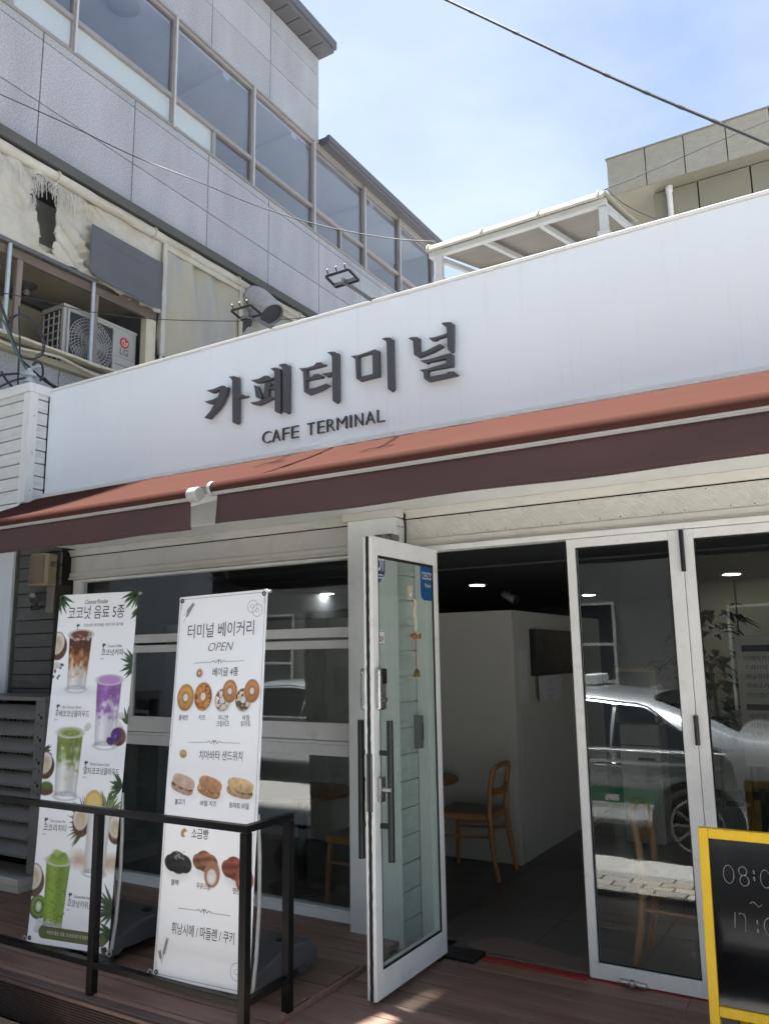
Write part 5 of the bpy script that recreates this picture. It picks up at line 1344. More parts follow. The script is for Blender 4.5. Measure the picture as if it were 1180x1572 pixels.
# ---- bakery banner
C2=Canvas(160,520,(.90,.915,.94))
def bagel(C,u,v,r,c,seed=0,top=None,ry=1.12):
    C.ell(u+.01,v+.35*r/C.asp,r*1.0,r*.9,(.62,.62,.64),soft=.05,al=.5)
    x,y=C.local(u,v); d=np.sqrt((x/r)**2+(y/(r*ry))**2)
    sh=(.55+.75*np.exp(-((d-.62)/.28)**2)*(1-.35*(y/r)))*(.85+.3*C.noise(40,seed))
    C.put(np.clip((1-d)*r/.010+.5,0,1)*np.clip((d-.27)*r/.010+.5,0,1),np.clip(np.array(c)*sh[...,None],0,.8))
    if top is not None:
        n=C.noise(46,seed+50); C.put(((d<.95)&(d>.32)&(n>.56))*.9,top)
    C.ell(u,v,r*.24,r*.24,(.66,.66,.66),al=.9)
bagel(C2,.145,.285,.096,(.47,.24,.065),1,None,1.25)
bagel(C2,.345,.283,.100,(.43,.17,.045),2,(.62,.30,.07),1.25)
C2.put(((((C2.U-.345)/.095)**2+((C2.V-.283)*C2.asp/.12)**2<1)&(((C2.U-.345)/.03)**2+((C2.V-.283)*C2.asp/.04)**2>1)&(C2.noise(60,77)>.70))*.8,(.14,.045,.02))
bagel(C2,.565,.293,.086,(.66,.58,.52),4,(.12,.03,.03),1.15); bagel(C2,.640,.270,.080,(.40,.175,.07),5,None,1.25)
bagel(C2,.790,.293,.086,(.62,.44,.30),6,(.035,.045,.025),1.15); bagel(C2,.880,.270,.080,(.40,.175,.07),7,None,1.25)
bagel(C2,.285,.219,.034,(.38,.15,.05),8)
def loaf(C,u,v,w,h,c,rot,seed,fill):
    C.ell(u+.01,v+.5*h/C.asp,w*1.02,h*.7,(.60,.60,.62),rot,soft=.06,al=.5)
    x,y=C.local(u,v,rot); 
    def blob(dy,hh,col,sd):
        d=(np.abs(x)/w)**3+(np.abs(y-dy)/hh)**2.4; n=C.noise(36,sd)
        C.put(np.clip((1-d)*6,0,1),np.clip(np.array(col)*((.72+.45*n)*(1-.5*(y-dy)/hh*.5))[...,None],0,.8))
    blob(h*.38,h*.55,tuple(k*.85 for k in c),seed); 
    for k in range(46):
        r=random.Random(seed*91+k); a=r.uniform(-.9,.9)*w; b_=r.uniform(.05,.42)*h; cc=math.cos(rot); ss=math.sin(rot)
        C.ell(u+a*cc-b_*ss,v+(a*ss+b_*cc)/C.asp,.014,.010,r.choice(fill),r.random()*3)
    blob(-h*.22,h*.62,c,seed+1)
loaf(C2,.185,.515,.128,.092,(.60,.44,.33),.28,11,[(.05,.02,.015),(.45,.13,.03),(.10,.05,.03),(.30,.09,.03)])
loaf(C2,.475,.519,.130,.098,(.46,.235,.125),.25,14,[(.55,.33,.06),(.62,.45,.12),(.06,.08,.02),(.50,.20,.05)])
loaf(C2,.800,.517,.145,.092,(.60,.42,.22),.15,17,[(.04,.06,.02),(.58,.50,.36),(.40,.06,.03),(.07,.09,.03)])
C2.ell(.165,.4365,.040,.036,(.40,.25,.10),.3); C2.ell(.16,.433,.033,.018,(.55,.38,.18),.3)
def salt(C,u,v,r,c,seed,dark=False):
    C.ell(u+.01,v+.5*r/C.asp,r*1.0,r*.6,(.58,.58,.60),soft=.06,al=.5)
    for k,(dx,rr) in enumerate(((-.55,.62),(.5,.66),(-.05,.82))):
        x,y=C.local(u+dx*r,v+abs(dx)*.12*r/C.asp,.5); d=np.sqrt((x/(rr*r))**2+(y/(rr*r*.82))**2); n=C.noise(38,seed+k)
        st=.75+.3*np.sin((x*.8+y)/r*9)
        C.put(np.clip((1-d)*r/.012+.5,0,1),np.clip(np.array(c)*((.6+.5*n)*st*(1.15-.5*y/r))[...,None],0,.7))
salt(C2,.185,.716,.130,(.022,.022,.026),21); 
for k in range(18):
    r=random.Random(k); C2.ell(.185+r.uniform(-.05,.06),.700+r.uniform(-.012,.008),.006,.005,(.30,.30,.31))
salt(C2,.475,.706,.120,(.30,.12,.06),23); C2.ell(.555,.735,.085,.105,(.34,.17,.10)); C2.ell(.552,.742,.052,.062,(.66,.62,.60)); C2.ell(.552,.746,.03,.03,(.75,.75,.77))
salt(C2,.800,.714,.130,(.30,.075,.04),26); C2.ell(.90,.738,.095,.100,(.28,.07,.045)); C2.ell(.905,.744,.062,.066,(.68,.58,.54)); C2.ell(.905,.744,.030,.045,(.45,.06,.04))
C2.ell(.225,.6405,.030,.038,(.40,.19,.06),.4); C2.ell(.245,.643,.02,.02,(.90,.915,.94))
b2=[(-3.160,-1.200,.085),(-2.580,-1.172,.090),(-2.580,-1.070,1.940),(-3.160,-1.095,1.925)]
def divider(p,v):
    p.lines([(.22,v+.001),(.42,v)],.0022,'print_line'); p.lines([(.58,v),(.78,v-.0)],.0022,'print_line')
    for s in (-1,1): 
        p.lines([(.5+s*.08,v),(.5+s*.055,v-.004),(.5+s*.03,v+.003),(.5+s*.015,v-.006),(.5,v)],.0025,'print_brown')
    p.lines([(.5,v-.007),(.5,v+.006)],.003,'print_brown')
def draw2(p):
    p.text('터미널 베이커리',.50,.118,.082,'print_brown',width=.435)
    p.text('OPEN',.50,.160,.062,'print_brown',width=.165,shear=.3,bold=-.012)
    for v in (.190,.405,.612,.826): divider(p,v)
    p.text('베이글 4종',.58,.2275,.048,'print_text',width=.165)
    for u,a,b_ in ((.14,'플레인',None),(.35,'치즈',None),(.585,'어니언','크림치즈'),(.83,'바질','토마토')):
        p.text(a,u,.3455,.030,'print_text',width=.019*len(a)+.005)
        if b_: p.text(b_,u,.3615,.030,'print_text',width=.019*len(b_)+.005)
    p.text('치아바타 샌드위치',.58,.4480,.050,'print_text',width=.27)
    for u,a in ((.165,'불고기'),(.47,'바질 치즈'),(.80,'토마토 바질')): p.text(a,u,.5680,.030,'print_text',width=.0195*len(a)+.004)
    p.text('소금빵',.40,.6500,.052,'print_text',width=.105)
    for u,a in ((.165,'블랙'),(.475,'우유크림'),(.825,'명란')): p.text(a,u,.7720,.030,'print_text',width=.0205*len(a)+.004)
    p.text('휘낭시에 / 마들렌 / 쿠키',.50,.8880,.058,'print_text',width=.385)
    e=.022; q=.008
    p.lines([(e+.03,q),(1-e-.03,q)],.0022); p.lines([(e+.03,1-q),(1-e-.03,1-q)],.0022); p.lines([(e,q+.012),(e,1-q-.012)],.0022); p.lines([(1-e,q+.012),(1-e,1-q-.012)],.0022)
    for su in (0,1):
        for sv in (0,1):
            U=lambda a: a if su==0 else 1-a
            V=lambda a: a if sv==0 else 1-a
            p.lines([(U(e+.03),V(q)),(U(e+.025),V(q+.008)),(U(e),V(q+.012))],.0022)
            p.lines([(U(e+.008),V(q+.014)),(U(e+.008),V(q+.03))],.0018)
    def wheat(u,v,a0,L_):
        p.lines([(u,v),(u+math.cos(a0)*L_,v-math.sin(a0)*L_/3.2)],.002,'print_line')
        for k in range(7):
            t=.35+.1*k; x=u+math.cos(a0)*L_*t; y=v-math.sin(a0)*L_*t/3.2
            for s in (.45,-.45): p.lines([(x,y),(x+.03*math.cos(a0+s),y-.03*math.sin(a0+s)/3.2)],.0045,'print_line')
    wheat(.06,.075,1.0,.17); wheat(.06,.055,.75,.14)
    wheat(.085,.965,1.35,.19); wheat(.085,.965,1.9,.08)
    def outline(u,v,r,rot=0):
        p.lines([(u+r*math.cos(k*.3),v+r*1.05*math.sin(k*.3)/3.2) for k in range(22)],.0022); p.lines([(u+r*.4*math.cos(k*.5),v+r*.3*math.sin(k*.5)/3.2) for k in range(13)],.0018)
    outline(.845,.044,.052); outline(.90,.056,.052)
    outline(.87,.950,.062); outline(.945,.968,.055)
stand('white bakery banner stand with rows of bagels, sandwiches and salt bread',b2,C2,draw2)

# ================================================================== CHALKBOARD
ck=thing('chalkboard_stand','yellow framed black chalkboard easel with opening hours in chalk','chalkboard',(-.45,-.68,0))
by,tilt=-.745,.075
def CB(x,z,w=0):   # board plane leans back
    return Vector((x, by+tilt*z/.9+w, z))
def cbar(x0,x1,z0,z1,w0,w1,name,m,bev=.003):
    p=[CB(x0,z0,w0),CB(x1,z0,w0),CB(x1,z0,w1),CB(x0,z0,w1),CB(x0,z1,w0),CB(x1,z1,w0),CB(x1,z1,w1),CB(x0,z1,w1)]
    return MB().hexa(p).build(name,M[m],ck,bevel=bev)
kx0,kx1,kt=-.683,-.20,.900
cbar(kx0,kx0+.036,.0,kt,0,.03,'frame_stile','yellow'); cbar(kx1-.036,kx1,.0,kt,0,.03,'frame_stile','yellow')
cbar(kx0+.0365,kx1-.0365,kt-.038,kt,.0005,.03,'frame_rail','yellow'); cbar(kx0+.0365,kx1-.0365,.228,.264,.0005,.03,'frame_rail','yellow')
cbar(kx0+.034,kx1-.034,.262,kt-.036,.012,.022,'board','board',0)
for x in (kx0+.06,kx1-.09): MB().bar((x,-.64,.80),(x,-.30,.0),.03,.02).build('rear_leg',M['yellow'],ck,bevel=.003)
chk=MB()
def stroke(pts,w=.0034):
    P=[CB(x,z,.0108) for x,z in pts]
    for i in range(len(P)-1):
        d=(P[i+1]-P[i]).normalized(); n=Vector((-d.z,0,d.x))*w/2*random.uniform(.55,1.2)
        chk.quad(P[i]-n,P[i+1]-n,P[i+1]+n,P[i]+n)
def oval(cx,cz,rx,rz,n=22,a0=0,a1=2*math.pi): return [(cx+rx*math.cos(a0+(a1-a0)*k/n),cz+rz*math.sin(a0+(a1-a0)*k/n)) for k in range(n+1)]
stroke(oval(-.580,.735,.019,.033)); stroke(oval(-.528,.752,.0145,.016)); stroke(oval(-.524,.718,.016,.019))
for z in (.752,.728): stroke([(-.489,z+.008),(-.487,z-.006)],.006)
stroke(oval(-.448,.733,.018,.032)); stroke(oval(-.395,.731,.018,.032))
stroke([(-.512,.638),(-.500,.646),(-.490,.640),(-.480,.630),(-.468,.640)])
stroke([(-.567,.600),(-.571,.545)]); stroke([(-.553,.590),(-.552,.600),(-.535,.598),(-.530,.585),(-.534,.535)])
for z in (.575,.545): stroke([(-.490,z+.008),(-.489,z-.008)],.006)
stroke(oval(-.448,.565,.018,.030)); stroke(oval(-.395,.563,.018,.030))
chk.build('chalk_writing',M['chalk'],ck,recalc=False)['kind']='stuff'

# ================================================================== INSIDE THE CAFE
def make_chair(label, loc, rot, group='wooden cafe chairs'):
    t=thing('wooden_chair',label,'chair',(0,0,0),group)
    # faces -x locally
    MB().grid(lambda u,v:(-.21+.42*u,(-.20+.40*v)*(1-.12*u),.455+.012*math.sin(math.pi*u)*math.sin(math.pi*v)),10,10).build('seat_top',M['seat_grey'],t,smooth=True,recalc=False)
    MB().prism([(-.215,-.205,.40),(.215,-.18,.40),(.215,.18,.40),(-.215,.205,.40)],(0,0,.05)).build('seat',M['chair_wood'],t,bevel=.012)
    for s in (-1,1):
        MB().tube([(-.185,s*.18,.41),(-.195,s*.19,.2),(-.205,s*.195,0)],[.019,.018,.015],10).build('leg',M['chair_wood'],t,smooth=True)
        MB().tube([(.265,s*.205,0),(.225,s*.195,.22),(.205,s*.185,.45),(.215,s*.185,.62),(.235,s*.18,.74)],[.016,.019,.021,.019,.018],10).build('leg',M['chair_wood'],t,smooth=True)
    P=[(.235,-.18,.735)]+[(.237+.02*math.sin(math.pi*k/12),-.18*math.cos(math.pi*k/12),.735+.055*math.sin(math.pi*k/12)**.45) for k in range(1,12)]+[(.235,.18,.735)]
    MB().tube(P,.018,10).build('back_hoop',M['chair_wood'],t,smooth=True)
    b=MB(); 
    b.grid(lambda u,v:(.222+.022*math.sin(math.pi*u),-.178+.356*u,.585+.045*v),12,2); b.grid(lambda u,v:(.238+.022*math.sin(math.pi*u),-.178+.356*u,.585+.045*v),12,2)
    b.build('back_rail',M['chair_wood'],t,smooth=True,recalc=False)
    st=MB(); st.tube([(-.19,-.185,.28),(.215,-.19,.30)],.010,8).build('stretcher',M['chair_wood'],t,smooth=True)
    MB().tube([(-.19,.185,.28),(.215,.19,.30)],.010,8).build('stretcher',M['chair_wood'],t,smooth=True)
    MB().tube([(.217,-.185,.34),(.217,.185,.34)],.010,8).build('stretcher',M['chair_wood'],t,smooth=True)
    t.location=loc; t.rotation_euler=(0,0,rot)
    return t
ch=make_chair('wooden chair seen through the open doorway against the white partition',(-2.73,1.56,0),rad(4))
def copy_chair(label,loc,rot):
    c=copy_tree(ch); c.location=loc; c.rotation_euler=(0,0,rot); c['label']=label; return c
copy_chair('wooden chair behind the closed glass panel beside the doorway',(-.95,.42,0),rad(183))
copy_chair('wooden chair behind the left window next to the pillar',(-2.98,.50,0),rad(-6))
def make_table(label,loc,h,r):
    t=thing('round_table',label,'table',(0,0,0),'round cafe tables')
    MB().lathe((0,0,h-.03),[(0,0),(r-.01,0),(r,.006),(r,.026),(r-.004,.03),(0,.03)],40).build('table_top',M['table_wood'],t,smooth=True)
    MB().cyl((0,0,.02),(0,0,h-.03),.032,14).build('pedestal',M['black_metal'],t,smooth=True)
    MB().lathe((0,0,0),[(0,0),(.24,0),(.24,.012),(.05,.03),(.03,.06)],32).build('base',M['black_metal'],t,smooth=True)
    t.location=loc; return t
tbl=make_table('round wooden table behind the left window',(-3.62,.62,0),.66,.36)
c=copy_tree(tbl); c.location=(-3.20,1.48,.0); c['label']='round wooden table edge peeking past the open door leaf'
tv=thing('menu_screen','dark menu screen hung on the partition side wall','screen',(-2.44,2.7,1.4))
MB().box(-2.471,-2.43,2.24,3.6,1.415,1.80).build('bezel',M['black_metal'],tv,bevel=.004)
MB().box(-2.4295,-2.428,2.255,3.585,1.43,1.785).build('display',M['screen'],tv)
def notice(label,y0,y1,z0,z1,lines,x=-2.469):
    t=thing('paper_notice',label,'notice',(x,(y0+y1)/2,z0))
    MB().box(x,x+.002,y0,y1,z0,z1).build('sheet',M['paper'],t)
    b=MB()
    for i,(s,h) in enumerate(lines): b.text(s,h,(x+.0028,(y0+y1)/2,z1-.075-.062*i),(0,1,0),(0,0,1),width=min((y1-y0)*.8,h*.62*len(s)))
    if lines: b.build('print',M['print_line'],t,recalc=False)['kind']='stuff'
    return t
notice('white paper notice taped under the dark menu screen',2.30,2.86,1.205,1.412,[('주문은',.045),('키오스크에서',.045),('부탁드립니다',.045)],-2.427)
notice('pale narrow poster on the edge of the partition by the screen',1.97,2.17,1.20,1.63,[],-2.472)
dm=MB().box(-2.02,-1.20,.02,.50,.0,.010); 
dm=MB().prism([(-2.04,.31,.0015),(-1.98,.345,.0015),(-1.33,.20,.0015),(-1.305,.165,.0015),(-1.36,-.01+.06,.0015),(-1.40,.052,.0015),(-2.08,.10,.0015),(-2.12,.14,.0015)],(0,0,.007)).build('doormat',M['mat_brown'],None,base=(-1.75,.2,0),bevel=.002)
tag(dm,'brown doormat inside the open doorway','doormat')
def downlight(px,py,label):
    c=at(px,py,2,2.447); t=thing('downlight',label,'ceiling light',(c.x,c.y,2.445),'ceiling downlights')
    MB().lathe((c.x,c.y,2.4495),[(.115,0),(.115,-.010),(.095,-.012)],24).build('ring',M['int_white'],t,smooth=True)
    MB().lathe((c.x,c.y,2.4385),[(0,0),(.09,0),(.09,.004),(0,.004)],24).build('lamp',M['lamp_on'],t)
for px_,py_,l in ((732,898,'lit downlight over the open doorway'),(502,911,'lit downlight seen through the left window'),(903,913,'lit downlight behind the first folding panel'),(1122,881,'nearest of three lit downlights behind the right glass panel'),(1140,893,'middle of three lit downlights behind the right glass panel'),(1152,902,'farthest of three lit downlights behind the right glass panel')):
    downlight(px_,py_,l)
c=at(783,908,2,2.40)
tl=thing('track_spotlight','dark unlit spotlight on the ceiling beyond the doorway','spotlight',(c.x,c.y,2.4495))
MB().cyl((c.x,c.y,2.36),(c.x,c.y,2.4485),.012,8).build('stem',M['black_metal'],tl)
MB().tube([(c.x-.09,c.y,2.37),(c.x+.12,c.y-.10,2.27)],[.05,.06],16).build('head',M['grey_metal'],tl,smooth=True)
kx,ky=-1.82,3.05
kk=thing('order_kiosk','white self ordering kiosk behind the first folding glass panel','kiosk',(kx,ky,0))
MB().box(kx-.17,kx+.17,ky,ky+.30,.0,.98).build('cabinet',M['kiosk'],kk,bevel=.012)
MB().box(kx-.19,kx+.19,ky-.02,ky+.10,.985,1.47).build('head',M['kiosk_gold'],kk,bevel=.025,seg=3)
MB().box(kx-.155,kx+.155,ky-.027,ky-.021,1.0,1.43).build('display',M['screen_grey'],kk,bevel=.002)
MB().box(kx-.17,kx+.17,ky-.004,ky-.001,.80,.806).box(kx-.02,kx+.13,ky-.004,ky-.001,.68,.70).build('slot',M['black_metal'],kk)
MB().text('Easy Check',.045,(kx,ky-.004,.50),(1,0,0),(0,0,1)).build('lettering',M['print_line'],kk,recalc=False)
mb_=thing('menu_board','tall pale menu board with two price columns behind the right glass panel','menu board',(-.35,1.9,0))
MB().box(-.83,.10,1.90,1.93,.82,1.70).build('sheet',mat('menu_beige',(0.34,0.30,0.27),0.7,var=.03),mb_,bevel=.004)
b=MB(); w=MB()
for cx_ in (-.66,-.22):
    w.box(cx_-.13,cx_+.16,1.8965,1.899,1.59,1.635); w.box(cx_-.13,cx_+.16,1.8965,1.899,1.195,1.235)
    for i,(n_,p_) in enumerate((('아메리카노','3.0'),('카페라떼','3.5'),('바닐라라떼','4.0'),('카페모카','4.0'),('카라멜라떼','4.0'))):
        b.text(n_,.040,(cx_-.12,1.898,1.53-.062*i),(1,0,0),(0,0,1),align='LEFT'); b.text(p_,.040,(cx_+.15,1.898,1.53-.062*i),(1,0,0),(0,0,1),align='RIGHT')
    for i,(n_,p_) in enumerate((('레몬에이드','4.5'),('자몽에이드','4.5'),('녹차','3.5'),('유자차','4.0'))):
        b.text(n_,.040,(cx_-.12,1.898,1.14-.062*i),(1,0,0),(0,0,1),align='LEFT'); b.text(p_,.040,(cx_+.15,1.898,1.14-.062*i),(1,0,0),(0,0,1),align='RIGHT')
w.build('heading_bar',M['black_metal'],mb_); b.build('print',M['print_text'],mb_,recalc=False)['kind']='stuff'
for x in (-.75,.02): MB().box(x-.02,x+.02,1.931,1.96,0,1.65).build('leg',M['black_metal'],mb_)
pl_=thing('potted_plant','dark leafy plant in a pot behind the right glass panel','plant',(-1.15,2.9,0))
MB().lathe((-1.15,2.9,0),[(.13,0),(.19,.38),(.2,.4),(.17,.4),(.16,.36),(0,.36)],20).build('pot',M['int_grey'],pl_,smooth=True)
MB().tube([(-1.15,2.9,.36),(-1.13,2.9,.9),(-1.17,2.92,1.5)],[.022,.018,.012],8).build('stem',M['bamboo'],pl_,smooth=True)
random.seed(11); lf=MB()
for k in range(150):
    a=random.uniform(0,6.28); h=random.uniform(.95,1.95); r_=random.uniform(.02,.30)*(1.25-abs(h-1.5)/.8); L_=random.uniform(.12,.24)
    o_=Vector((-1.15+r_*math.cos(a),2.9+r_*math.sin(a),h)); d_=Vector((math.cos(a+random.uniform(-.5,.5)),math.sin(a+random.uniform(-.5,.5)),random.uniform(-.7,.4))).normalized(); n_=d_.cross(Vector((0,0,1))).normalized()*L_*.22
    m_=o_+d_*L_*.5+Vector((0,0,.02)); e_=o_+d_*L_-Vector((0,0,.03))
    lf.add([o_,m_+n_,e_,m_-n_,m_-Vector((0,0,.012))],[(0,4,1),(1,4,2),(2,4,3),(3,4,0)])
lf.build('foliage',M['leaf'],pl_,recalc=False)['kind']='stuff'
sc2=thing('slatted_cabinet','dark grey slatted cabinet inside behind the left window bottom','cabinet',(-4.95,.8,0))
MB().box(-5.3,-4.70,.35,1.3,.0,.98).build('body',M['int_grey'],sc2,bevel=.006)
for i in range(7):
    MB().prism([(-4.699,.38,.10+.125*i),(-4.675,.38,.12+.125*i),(-4.675,.38,.19+.125*i),(-4.699,.38,.205+.125*i)],(0,.88,0)).build('slat',M['int_grey'],sc2)
cr_=thing('card_reader','dark grey card reader box on the planked side of the pillar','card reader',(-2.40,.09,1.1))
c=at(638,1098,0,-2.409); d_=at(646,1148,0,-2.409)
MB().box(-2.4075,-2.365,c.y-.03,c.y+.055,c.z-.19,c.z).build('housing',M['grey_metal'],cr_,bevel=.004)
MB().box(-2.3645,-2.3625,c.y-.015,c.y+.04,c.z-.145,c.z-.045).build('key_panel',M['black_metal'],cr_)
# wooden fish chime hanging inside the door glass
fy,fz=-.365,1.70
fc=thing('fish_chime','wooden fish wind chime on a white rope hanging on the door glass','wind chime',(-2.17,fy,1.9))
pts=[(-2.128,fy+.006*math.sin(k*1.2),1.905-.02*k) for k in range(10)]
MB().tube(pts,[.008+.003*(k%2) for k in range(10)],8).build('rope',M['rope'],fc,smooth=True)
fish=[(-.055,.0),(-.03,.016),(.0,.018),(.025,.008),(.04,.004),(.06,.018),(.058,.0),(.062,-.012),(.04,-.004),(.02,-.012),(-.01,-.016),(-.035,-.012)]
MB().prism([(-2.134,fy+a,fz+b) for a,b in fish],(.012,0,0)).build('fish',M['fish_wood'],fc,bevel=.002)
MB().tube([(-2.128,fy+.006,fz-.018),(-2.128,fy+.008,fz-.17)],.0018,5).build('cord',M['logo_red'],fc)
MB().lathe((-2.128,fy+.008,fz-.215),[(0,0),(.02,0),(.017,.012),(.013,.03),(.006,.042),(0,.045)],16).build('bell',M['brass'],fc,smooth=True)
MB().lathe((-2.1405,fy-.03,1.93),[(0,0),(.013,0),(.010,.012),(0,.014)],12,(1,0,0)).build('suction_cup',M['paper'],fc,smooth=True)
MB().box(-2.1405,-2.1365,fy-.055,fy-.005,1.90,1.975).build('paper_tag',M['flash_cream'],fc)

# ================================================================== BEHIND THE CAMERA (seen mirrored in the glass)
def sedan(label, xr, yc, lamp=True, green=True):
    """heads towards -x; xr = rear end, yc = centre line"""
    Lc=4.88
    t=thing('parked_sedan',label,'car',(xr-Lc/2,yc,GZ-.03),'silver sedans parked across the pavement')
    z0=GZ-.03
    def itp(x,tab):
        for (a,b),(c,d) in zip(tab[:-1],tab[1:]):
            if x<=c: 
                q=(x-a)/(c-a); q=q*q*(3-2*q)*.5+q*.5; return b+(d-b)*q
        return tab[-1][1]
    deck=[(0,.62),(.04,.86),(.12,1.03),(.25,1.075),(.7,1.09),(3.55,1.03),(3.95,1.0),(4.5,.86),(4.75,.72),(4.88,.52)]
    roof=[(.0,.62),(.04,.86),(.12,1.03),(.25,1.075),(.62,1.11),(.95,1.25),(1.45,1.405),(2.05,1.465),(2.6,1.455),(3.0,1.39),(3.5,1.20),(3.95,1.005),(4.5,.86),(4.75,.72),(4.88,.52)]
    wid=[(0,.66),(.08,.80),(.3,.885),(1.0,.92),(3.9,.915),(4.4,.86),(4.75,.72),(4.88,.55)]
    def ring(s):
        w=itp(s,wid); d=itp(s,deck); r=itp(s,roof); g=max(0,min(1,(r-d)/.30)); 
        b=min(d-.06,.93)
        if s<.12 or s>4.75: b=max(.45,d-.10)
        we=w*(.93-.235*g); ze=max(b+.02,r-.045-.03*g)
        lo=.22 if .1<s<4.78 else .30
        return [(0,lo-.02),(w*.9,lo),(w*.985,lo+.13),(w,min(.60,b-.08)),(w*.985,b),(we,ze),(we*.80,r-.012),(we*.4,r),(0,r+.004)]
    N=64; S_=[Lc*k/N for k in range(N+1)]
    def X(s): return xr-s
    b=MB(); rows=[]
    for s in S_:
        rg=ring(s); full=[(-y,z) for y,z in rg[::-1]][:-1]+[(y,z) for y,z in rg]
        rows.append([(X(s),yc+y,z0+z) for y,z in full])
    n=len(rows[0]); b.v=[Vector(p) for r_ in rows for p in r_]
    for i in range(N):
        for k in range(n):
            l=(k+1)%n
            b.f.append([i*n+k,i*n+l,(i+1)*n+l,(i+1)*n+k]); b.m.append(0)
    b.f.append(list(range(n))); b.m.append(0); b.f.append(list(range(N*n,N*n+n))); b.m.append(0)
    bd=b.build('body',M['car_silver'],t,smooth=True)
    sd=bd.modifiers.new('smooth','SUBSURF'); sd.levels=1; sd.render_levels=1
    for side in (-1,1):
        # side glass
        dlo=[]
        def sp(s,q,off=.006):
            r_=ring(s); (y4,z4),(y5,z5)=r_[4],r_[5]; y=y4+(y5-y4)*q; z=z4+(z5-z4)*q
            return Vector((X(s),yc+side*(y+off),z0+z+off*.4))
        def gfn(a,b_,qa,qb):
            return MB().grid(lambda u,v: sp(a+(b_-a)*u, .06+(qb(u)-.06)*v),24,6)
        up=lambda s0,s1:(lambda u:(lambda s: .90*min(1,max(.05,(s-.72)/.75))*min(1,max(.05,(3.72-s)/.62)))(s0+(s1-s0)*u))
        gfn(.78,1.72,0,up(.78,1.72)).build('side_window',M['car_glass'],t,smooth=True,recalc=False)
        gfn(1.76,3.66,0,up(1.76,3.66)).build('side_window',M['car_glass'],t,smooth=True,recalc=False)
        MB().tube([sp(.74+2.95*k/30,.02,.012) for k in range(31)],.009,6).build('window_trim',M['chrome'],t,smooth=True)
        MB().tube([sp(.74+2.95*k/30,up(.74,3.69)(k/30)+.05,.012) for k in range(31)],.010,6).build('window_trim',M['chrome'],t,smooth=True)
        for s in (1.75,2.85):
            MB().tube([(X(s)-.11,yc+side*(itp(s,wid)+.02),z0+.80),(X(s),yc+side*(itp(s,wid)+.045),z0+.805),(X(s)+.11,yc+side*(itp(s,wid)+.02),z0+.80)],.016,8).build('door_handle',M['chrome'],t,smooth=True)
        ln=MB()
        for s in (1.42,2.55,3.62): ln.tube([(X(s)+.02,yc+side*(itp(s,wid)*.985+.003),z0+.93),(X(s),yc+side*(itp(s,wid)+.002),z0+.62),(X(s)-.01,yc+side*(itp(s,wid)*.985+.002),z0+.34)],.004,4)
        ln.build('door_gap',M['black_strip'],t)
        if green:
            MB().box(X(2.1),X(1.30),yc+side*.921-.003,yc+side*.921+.003,z0+.475,z0+.60).box(X(3.5),X(2.12),yc+side*.921-.003,yc+side*.921+.003,z0+.475,z0+.60).build('door_decal',M['car_green'],t)
            k=MB(); k.box(X(1.80),X(1.68),yc+side*.925-.002,yc+side*.925+.002,z0+.49,z0+.54); k.build('decal_mark',M['print_white'],t)
        MB().box(X(.30),X(.03),yc+side*.63-.17,yc+side*.63+.17,z0+.80,z0+.93).build('tail_lamp',M['tail_red'],t,bevel=.03)
        for s in (1.02,3.88):
            w=itp(s,wid); yo=yc+side*(w-.10)
            MB().lathe((X(s),yc+side*(w-.02),z0+.335),[(.385,0),(.37,.026),(.30,.022),(0,.018)],36,(0,side,0)).build('wheel_arch',M['black_strip'],t,smooth=True)
            wh=MB().lathe((X(s),yo,z0+.325),[(.20,.09),(.23,.112),(.29,.118),(.325,.10),(.325,-.08),(0,-.08)],36,(0,side,0)).build('tyre',M['tyre'],t,smooth=True)
            rm_=MB()
            for k in range(10):
                q=k*math.pi/5; rm_.bar((X(s)+.03*math.cos(q),yo+side*.112,z0+.325+.03*math.sin(q)),(X(s)+.215*math.cos(q),yo+side*.112,z0+.325+.215*math.sin(q)),.026,.02,(0,1,0))
            rm_.tube([(X(s)+.218*math.cos(q),yo+side*.112,z0+.325+.218*math.sin(q)) for q in [k*math.pi/16 for k in range(32)]],.012,6,closed=True)
            rm_.build('rim',M['grey_metal'],wh)
    def tfn(a,b_,k0,k1):
        def f(u,v):
            s=a+(b_-a)*v; r_=ring(s); we,ze=r_[5]; y=(-1+2*u)*.86*we; q=abs(y)/we
            z=itp(s,roof)-.055*q**4
            return (X(s),yc+y,z0+z+.010)
        return MB().grid(f,14,14)
    tfn(.66,1.40,0,0).build('rear_window',M['car_glass'],t,smooth=True,recalc=False)
    tfn(3.08,3.86,0,0).build('windscreen',M['car_glass'],t,smooth=True,recalc=False)
    MB().prism([(X(1.62),yc-.012,z0+1.425),(X(1.40),yc-.012,z0+1.40),(X(1.44),yc-.012,z0+1.475)],(0,.024,0)).build('antenna_fin',M['car_silver'],t,bevel=.006)
    MB().box(X(.02),X(-.006),yc-.25,yc+.25,z0+.62,z0+.73).build('number_plate',M['sticker_white'],t,bevel=.004)
    if lamp:
        MB().box(X(2.15),X(2.02),yc-.20,yc+.20,z0+1.475,z0+1.58).build('roof_lamp',M['sticker_white'],t,bevel=.02,seg=3)
    return t
sedan('silver sedan with a green door stripe parked close behind the viewer, mirrored in the glass',-.42,-4.18)
sedan('second silver sedan parked farther up the street, mirrored in the left window',-5.55,-6.15,False,False)

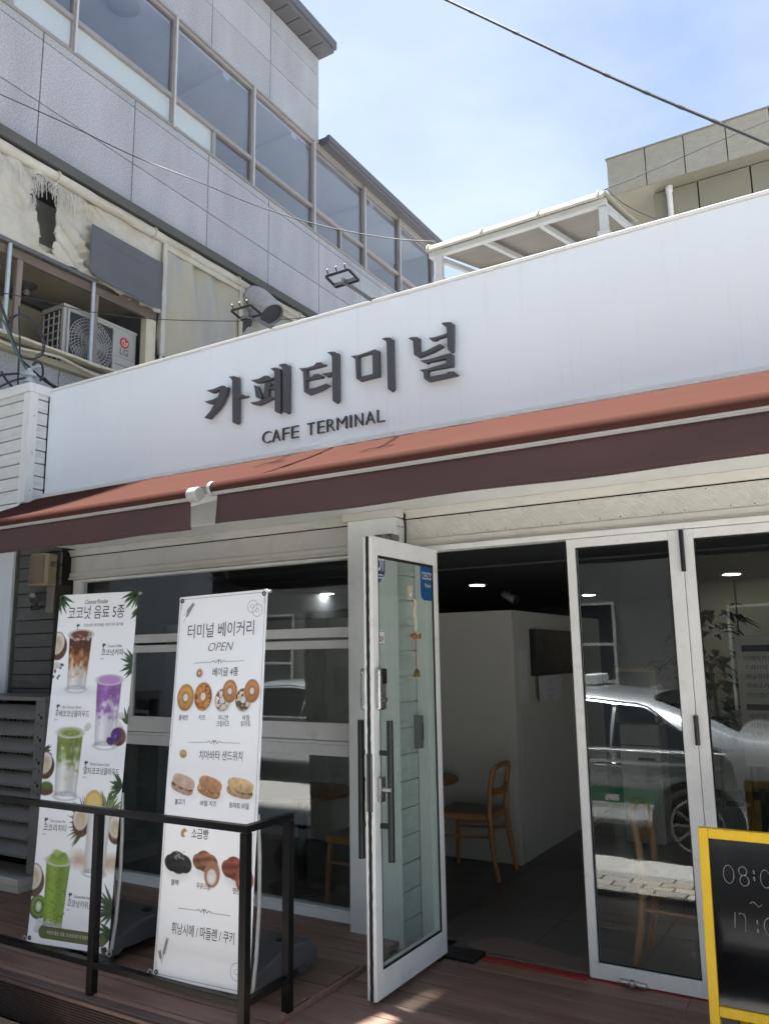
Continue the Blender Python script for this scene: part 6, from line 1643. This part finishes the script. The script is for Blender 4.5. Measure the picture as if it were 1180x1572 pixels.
def opposite(label,x0,x1,y,h,m,win):
    t=thing('street_building',label,'building',((x0+x1)/2,y-4,GZ-.03))
    MB().box(x0,x1,y-8,y,GZ-.02,h).build('wall',M[m],t)
    MB().box(x0-.1,x1+.1,y-8.1,y+.12,h+.001,h+.25).build('parapet',M['opp_white'],t,bevel=.02)
    for wx,wz,ww,wh,nx,nz in win:
        f=MB(); f.box(wx-ww/2-.05,wx+ww/2+.05,y+.001,y+.06,wz-.05,wz); f.box(wx-ww/2-.05,wx+ww/2+.05,y+.001,y+.06,wz+wh,wz+wh+.05); f.box(wx-ww/2-.05,wx-ww/2,y+.001,y+.06,wz,wz+wh); f.box(wx+ww/2,wx+ww/2+.05,y+.001,y+.06,wz,wz+wh)
        for k in range(1,nx): f.box(wx-ww/2+ww*k/nx-.03,wx-ww/2+ww*k/nx+.03,y+.001,y+.055,wz,wz+wh)
        for k in range(1,nz): f.box(wx-ww/2,wx+ww/2,y+.002,y+.050,wz+wh*k/nz-.03,wz+wh*k/nz+.03)
        w=f.build('window',M['opp_white'],t)
        MB().box(wx-ww/2,wx+ww/2,y+.004,y+.02,wz,wz+wh).build('pane',M['opp_pane'],w)
    return t
t=opposite('grey three storey building across the street, seen only mirrored in the glass',-27,-3.2,-11.5,8.6,'opp_wall',[(-13.5,.9,2.6,1.7,2,3),(-9.6,.9,2.6,1.7,2,3),(-5.6,.3,2.6,2.2,2,3),(-13.5,4.2,2.4,1.6,2,2),(-9.6,4.2,2.4,1.6,2,2),(-5.6,4.2,2.4,1.6,2,2)])
MB().box(-20.6,-15.8,-11.49,-11.38,1.55,2.25).build('shop_sign',M['sign_yellow'],t,bevel=.01)
MB().box(-22.4,-20.65,-11.49,-11.38,1.55,2.25).build('shop_sign',M['sign_red'],t,bevel=.01)
t=opposite('brown building across the street, seen only mirrored in the right glass panels',-3.0,9,-12.5,9.6,'opp_wall2',[(-1.2,.0,2.2,2.4,2,1),(2.2,.0,2.2,2.4,2,1),(5.6,.0,2.2,2.4,2,1),(-1.2,4.2,1.8,1.6,2,2),(2.2,4.2,1.8,1.6,2,2),(5.6,4.2,1.8,1.6,2,2)])
